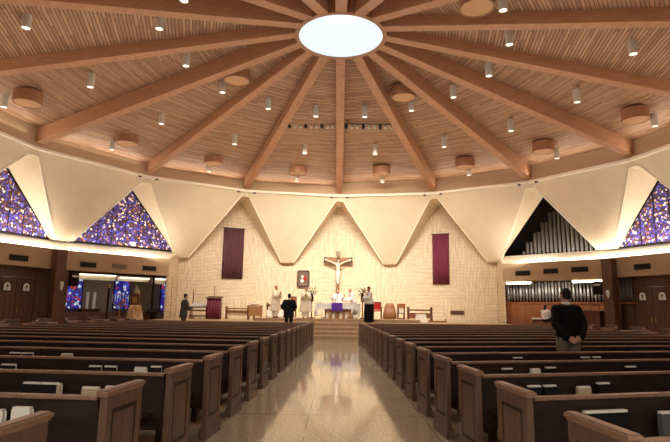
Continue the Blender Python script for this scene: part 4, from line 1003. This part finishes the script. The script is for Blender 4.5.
# ------------------------------------------------------------------ altar and furniture
Z0 = .88
t = thing('altar', 'wooden altar table under a long white lace cloth', 'altar', (.05, 28.95, Z0))
b = nb(); box(b, -1.15, 1.15, -.35, .35, .74, .80); obj('tabletop', b, M['oak'], t)
b = nb(); box(b, -.72, .72, -.3, .3, .0, .62); box(b, -.8, .8, -.34, .34, .0, .08); box(b, -.8, .8, -.34, .34, .52, .62); obj('base', b, M['oak'], t, bevel=.01)
b = nb()
for x in (-.5, -.17, .17, .5):
    pts = [(x-.11, -.31, .1), (x+.11, -.31, .1)]+[(x+.11*cos(PI*i/8), -.31, .34+.11*sin(PI*i/8)) for i in range(9)]
    slab(b, pts, (0, -1, 0), .015)
obj('arched_panel', b, M['fascia'], t)
t = thing('altar_cloth', 'white lace-edged cloth draped over the altar with scalloped front', 'altar cloth', (.05, 28.95, Z0))
b = nb(); box(b, -1.22, 1.22, -.4, .4, .8, .815); N_ = 60; vv = []
for i in range(N_+1):
    x = -1.22+2.44*i/N_; y = -.405-.012*sin(i*1.1); sc = .52-.03*abs(sin(i*PI/6))
    if abs(x) > 1.05: sc = .12
    vv.append([b.verts.new((x, y, z)) for z in (.812, .66, sc)])
for p, q in zip(vv, vv[1:]):
    for j in range(2): b.faces.new((p[j], q[j], q[j+1], p[j+1]))
for sx in (-1, 1):
    vv = [[b.verts.new((sx*(1.22+.01*sin(i*1.2)), -.4+.8*i/14, z)) for z in (.812, .1)] for i in range(15)]
    for p, q in zip(vv, vv[1:]): b.faces.new((p[0], q[0], q[1], p[1]))
obj('drape', b, M['white'], t)
b = nb()
for i in range(26): ell(b, (-1.12+i*.09, -.425, .70+.02*(i % 2)), (.018, .006, .018), 1)
obj('purple_embroidery', b, M['purple'], t)
b = nb()
for i in range(41):
    x = -1.0+i*.05; ell(b, (x, -.42, .545-.02*abs(sin(i*PI/5))), (.022, .008, .03), 1)
obj('lace_border', b, M['lace'], t)
b = nb(); vv = [[b.verts.new((-.3+.6*i/10+.0, -.44-.004*sin(i*1.5), z)) for z in (.84, .40)] for i in range(11)]
for p, q in zip(vv, vv[1:]): b.faces.new((p[0], q[0], q[1], p[1]))
box(b, -.3, .3, -.44, .0, .83, .84)
o = obj('altar_frontal', b, M['purple']); o.location = (.0, 28.93, Z0); o.modifiers.new('solid', 'SOLIDIFY').thickness = .008
tag(o, 'purple square frontal hanging over the centre of the altar', 'altar frontal')
# things on the altar
t = thing('missal', 'open book lying on the altar beside the purple frontal', 'book', (.56, 28.85, Z0+.816))
b = nb(); box(b, -.2, .2, -.13, .13, 0, .012); obj('cover', b, M['red'], t); b = nb(); box(b, -.19, -.005, -.12, .12, .012, .04); box(b, .005, .19, -.12, .12, .012, .04); obj('pages', b, M['page'], t)
for x, lb in ((-.9, 'left'), (1.0, 'right')):
    t = thing('altar_candle', 'small white candle on the %s end of the altar' % lb, 'candle', (x, 28.9, Z0+.816))
    b = nb(); lathe(b, [(.06, 0), (.05, .02), (.02, .05), (.03, .08), (0, .08)], 14); obj('holder', b, M['brass'], t, True)
    b = nb(); lathe(b, [(.022, .08), (.022, .34), (0, .345)], 12); obj('candle', b, M['white'], t)
t = thing('chalice', 'small gold chalice at the middle of the altar', 'chalice', (-.1, 28.95, Z0+.816+.03))
b = nb(); lathe(b, [(.06, 0), (.05, .015), (.012, .04), (.012, .11), (.045, .15), (.05, .22), (.044, .22), (.03, .15), (0, .14)], 18); obj('cup', b, M['brass'], t, True)
# flower stands
def flowers(x, y, z, label):
    t = thing('flower_stand', label, 'flower stand', (x, y, z))
    b = nb(); tube(b, [(0, 0, 0), (0, 0, .95)], .035, 8); lathe(b, [(.17, 0), (.17, .03), (.04, .08)], 16); lathe(b, [(.05, .9), (.14, .95), (.14, .97), (0, .97)], 16); obj('stand', b, M['darkoak'], t)
    b = nb(); lathe(b, [(.07, .97), (.11, 1.1), (.06, 1.25), (.08, 1.3), (0, 1.28)], 16); obj('vase', b, M['dark'], t, True)
    b = nb()
    for i in range(46):
        a = random.random()*6.28; r = .3*math.sqrt(random.random()); zz = 1.3+random.random()*.42-r*.2
        tube(b, [(0, 0, 1.26), (r*cos(a), r*sin(a), zz)], .005, 4)
        T = Matrix.Translation((r*cos(a), r*sin(a), zz-.06)) @ Matrix.Rotation(a, 4, 'Z') @ Matrix.Rotation(-.6, 4, 'Y'); box(b, 0, .09, -.018, .018, -.002, .002, T=T)
        if i % 2:
            for v in ell(b, (r*cos(a), r*sin(a), zz), .034, 1):
                for f in v.link_faces: f.material_index = 2 if i % 6 == 3 else 1
    obj('flowers', b, [M['leaf'], M['wpetal'], M['petal']], t)
flowers(-1.38, 28.65, Z0, 'tall flower stand at the left end of the altar')
flowers(1.36, 28.2, Z0, 'tall flower stand at the right end of the altar')
t = thing('poinsettia_pot', 'white-wrapped pot with dark leaves at the foot of the altar, right', 'plant', (.98, 28.15, Z0))
b = nb(); lathe(b, [(.1, 0), (.14, .2), (.12, .2), (0, .18)], 16); obj('pot', b, M['white'], t, True)
b = nb()
for i in range(26):
    a = i*2.4; T = Matrix.Translation((.03*cos(a), .03*sin(a), .2+.012*i)) @ Matrix.Rotation(a, 4, 'Z') @ Matrix.Rotation(-.5+.02*i, 4, 'Y'); box(b, 0, .14, -.03, .03, -.002, .002, T=T)
obj('leaves', b, M['leaf'], t)
b = nb(); [ell(b, (.09*cos(i*1.7), .09*sin(i*1.7), .38+.03*(i % 3)), .035, 1) for i in range(9)]; obj('blooms', b, M['wpetal'], t)
for i, x in enumerate((-.52, -.2, .2, .5)):
    t = thing('white_vase', 'small white vase in front of the altar base, %s from the left' % ordn[i].replace('nearest', 'first'), 'vase', (x, 28.3, Z0))
    b = nb(); lathe(b, [(.06, 0), (.09, .08), (.05, .17), (.06, .2), (.0, .19)], 16); obj('body', b, M['white'], t, True)
    b = nb(); [ell(b, (.035*cos(j*2.1), .035*sin(j*2.1), .22+.012*(j % 3)), .028, 1) for j in range(6)]; obj('blooms', b, M['wpetal'], t)
t = thing('side_table', 'low pale table left of the altar base', 'table', (-.98, 28.1, Z0))
b = nb(); box(b, -.22, .22, -.15, .15, .38, .41); obj('tabletop', b, M['white'], t); b = nb(); box(b, -.2, .2, -.13, .13, .16, .18); obj('shelf', b, M['oak'], t)
for x in (-.19, .19):
    for y in (-.12, .12): b = nb(); box(b, x-.015, x+.015, y-.015, y+.015, 0, .38); obj('leg', b, M['oak'], t)

def chair(loc, rz, label, seatm, hb=1.25, w_=.5):
    t = thing('chair', label, 'chair', loc, rz)
    b = nb(); box(b, -w_/2, w_/2, -.22, .24, .40, .47); obj('seat', b, M[seatm], t, bevel=.015)
    b = nb(); box(b, -w_/2+.04, w_/2-.04, .19, .23, .5, hb-.06); obj('back_cushion', b, M[seatm], t, bevel=.015)
    b = nb(); box(b, -w_/2, -w_/2+.05, .2, .26, .0, hb); box(b, w_/2-.05, w_/2, .2, .26, 0, hb); box(b, -w_/2, w_/2, .2, .26, hb-.07, hb); obj('back_frame', b, M['darkoak'], t, bevel=.01)
    for x in (-w_/2+.025, w_/2-.025): b = nb(); box(b, x-.025, x+.025, -.21, -.16, 0, .62); obj('leg', b, M['darkoak'], t); b = nb(); box(b, x-.03, x+.03, -.22, .22, .62, .66); obj('armrest', b, M['darkoak'], t)
    return t
chair((-2.62, 30.6, Z0), 0, 'high-backed reddish chair behind the person in dark suit', 'organ_wood', 1.2)
chair((2.25, 29.6, .88), 0, 'red-backed chair right of the altar', 'red', .95)
t = thing('draped_chair', 'brown cloth-draped chair beside the red chair', 'chair', (2.95, 29.7, .88))
b = nb(); lathe(b, [(.36, 0), (.34, .3), (.27, .65), (.2, .86), (0, .88)], 32, sy=.7, ripple=.07, nr=9); obj('drape', b, M['oak'], t, True)
b = nb(); lathe(b, [(.375, 0), (.355, .3), (.28, .62)], 32, sy=.7, ripple=.07, nr=9); o = obj('cloth_folds', b, M['drumwood'], t, True)
t = thing('credence_stand', 'dark wood stand topped by a red cover, right of the draped chair', 'stand', (3.62, 29.9, .88))
b = nb(); box(b, -.2, .2, -.2, .2, .0, .06); box(b, -.2, -.15, -.2, .2, .06, .8); box(b, .15, .2, -.2, .2, .06, .8); box(b, -.2, .2, -.2, .2, .3, .34); obj('frame', b, M['darkoak'], t)
b = nb(); box(b, -.22, .22, -.22, .22, .8, .86); box(b, -.22, .22, -.225, -.2, .62, .8); obj('cover', b, M['organ_wood'], t)
b = nb(); box(b, -.13, .13, -.16, .16, .34, .55); obj('white_box', b, M['white'], t)
t = thing('low_bench', 'dark wood bench with upright ends on the right of the sanctuary', 'bench', (4.75, 30.4, .73))
b = nb(); box(b, -.62, .62, -.2, .2, .62, .70); obj('tabletop', b, M['darkoak'], t, bevel=.01)
for x in (-.66, .66): b = nb(); slab(b, [(x-.04, -.22, 0), (x-.04, .26, 0), (x-.04, .2, .45), (x-.04, .24, .84), (x-.04, -.18, .84), (x-.04, -.16, .45)], (1, 0, 0), .09); obj('end_panel', b, M['darkoak'], t, bevel=.01)
b = nb(); box(b, -.6, .6, -.05, .0, .2, .5); obj('rail', b, M['organ_wood'], t)
t = thing('white_box', 'white covered box under the bench on the right of the sanctuary', 'box', (4.72, 29.85, .73))
b = nb(); slab(b, [(-.34, -.2, 0), (.34, -.2, 0), (.26, -.2, .42), (-.26, -.2, .42)], (0, 1, 0), .36); obj('cloth', b, M['white'], t)
b = nb(); box(b, -.27, .27, -.21, .17, .42, .45); obj('lid', b, M['page'], t)
t = thing('floor_candle', 'low wooden candle bar lying on the platform edge at right', 'candle bar', (5.6, 29.6, .73))
b = nb(); box(b, -.5, .5, -.04, .04, .0, .09); obj('bar', b, M['oak'], t); b = nb(); box(b, .42, .5, -.06, .06, .0, .2); obj('end_block', b, M['oak'], t)
# left group
t = thing('ambo', 'lectern draped in wine cloth with microphone on the left of the sanctuary', 'lectern', (-6.9, 29.7, .73))
b = nb(); box(b, -.36, .36, -.25, .25, 0, 1.1); obj('body', b, M['darkoak'], t)
b = nb(); box(b, -.42, .42, -.34, .3, -.02, .02, T=Matrix.Translation((0, 0, 1.2)) @ Matrix.Rotation(.18, 4, 'X')); obj('book_rest', b, M['darkoak'], t)
b = nb(); vv = [[b.verts.new((-.37+.74*i/16, -.27-.012*sin(i*1.6), z)) for z in (1.17, .6, .04)] for i in range(17)]
for p, q in zip(vv, vv[1:]):
    for j in range(2): b.faces.new((p[j], q[j], q[j+1], p[j+1]))
o = obj('cloth', b, M['plum2'], t, True); o.modifiers.new('solid', 'SOLIDIFY').thickness = .01
b = nb(); tube(b, [(0, -.2, 1.22), (0, -.15, 1.75)], .015, 6); ell(b, (0, -.15, 1.78), (.03, .03, .05)); obj('microphone', b, M['blackmetal'], t)
t = thing('kneeler_bench', 'small wooden kneeler with white top left of the ambo', 'kneeler', (-7.85, 30.1, .73))
b = nb(); box(b, -.5, .5, -.22, .22, .62, .68); obj('top', b, M['darkoak'], t)
for x in (-.46, .46): b = nb(); box(b, x-.04, x+.04, -.2, .2, 0, .62); obj('side_panel', b, M['oak'], t)
b = nb(); box(b, -.46, .46, .1, .2, .42, .5); box(b, -.46, .46, -.45, -.2, .12, .2); obj('rail', b, M['darkoak'], t)
t = thing('linen_stack', 'folded white linen on top of the small kneeler', 'linen', (-7.85, 30.1, 1.411))
b = nb(); box(b, -.42, .42, -.2, .2, 0, .14); box(b, -.36, .38, -.17, .17, .14, .2); obj('fold', b, M['white'], t, bevel=.02)
t = thing('cross_pole', 'thin dark processional pole standing behind the person in grey suit', 'pole', (-8.4, 30.7, .73))
b = nb(); tube(b, [(0, 0, 0), (0, 0, 1.5)], .03, 8); obj('pole', b, M['darkoak'], t); b = nb(); lathe(b, [(.16, 0), (.16, .04), (.04, .1)], 16); obj('base', b, M['darkoak'], t)
b = nb(); box(b, -.02, .02, -.02, .02, 1.5, 1.72); box(b, -.08, .08, -.02, .02, 1.6, 1.64); obj('cross', b, M['brass'], t)
t = thing('long_bench', 'long wooden bench right of the ambo against the brick wall', 'bench', (-5.62, 30.7, .73))
b = nb(); box(b, -.85, .85, -.2, .22, .56, .64); obj('seat', b, M['oak'], t, bevel=.01)
for x in (-.8, .8): b = nb(); slab(b, [(x-.03, -.2, 0), (x-.03, .22, 0), (x-.03, .16, .3), (x-.03, .24, .72), (x-.03, -.2, .72), (x-.03, -.12, .3)], (1, 0, 0), .07); obj('end_panel', b, M['darkoak'], t, bevel=.01)
b = nb(); box(b, -.8, .8, -.02, .02, .2, .5); obj('back_rail', b, M['fascia'], t)
t = thing('credence_table', 'small pale wooden table with white top in the left sanctuary', 'table', (-4.66, 30.0, .73))
b = nb(); box(b, -.4, .4, -.28, .28, .74, .8); obj('tabletop', b, M['oak'], t)
for x in (-.36, .36):
    for y in (-.22, .22): b = nb(); box(b, x-.035, x+.035, y-.035, y+.035, 0, .74); obj('leg', b, M['darkoak'] if x < 0 else M['oak'], t)
b = nb(); box(b, -.34, .34, -.24, -.2, .2, .72); obj('front_panel', b, M['oak'], t)
t = thing('basket', 'pale tray holding small vessels on the small table', 'tray', (-4.7, 30.0, 1.531))
b = nb(); lathe(b, [(.2, 0), (.3, .12), (.28, .12), (.18, .02), (0, .02)], 20, sy=.7); obj('tray', b, M['white'], t, True)
b = nb(); lathe(b, [(.04, .02), (.05, .1), (.02, .2), (.03, .24), (0, .24)], 12, .02, 0); ell(b, (-.1, 0, .1), .05); obj('cruet', b, M['brass'], t, True)
t = thing('sedilia_bench', 'dark wood bench with curved end beside the cream-robed person', 'bench', (-3.5, 30.4, .88))
b = nb(); box(b, -.55, .5, -.22, .22, .6, .72); obj('seat', b, M['darkoak'], t, bevel=.01)
for x in (-.5, .45): b = nb(); slab(b, [(x-.04, -.2, 0), (x-.04, .24, 0), (x-.04, .1, .35), (x-.04, .26, .82), (x-.04, -.2, .82), (x-.04, -.08, .35)], (1, 0, 0), .08); obj('end_panel', b, M['darkoak'], t, bevel=.01)
b = nb(); box(b, -.5, .45, -.25, -.2, .05, .4); obj('white_apron', b, M['white'], t)
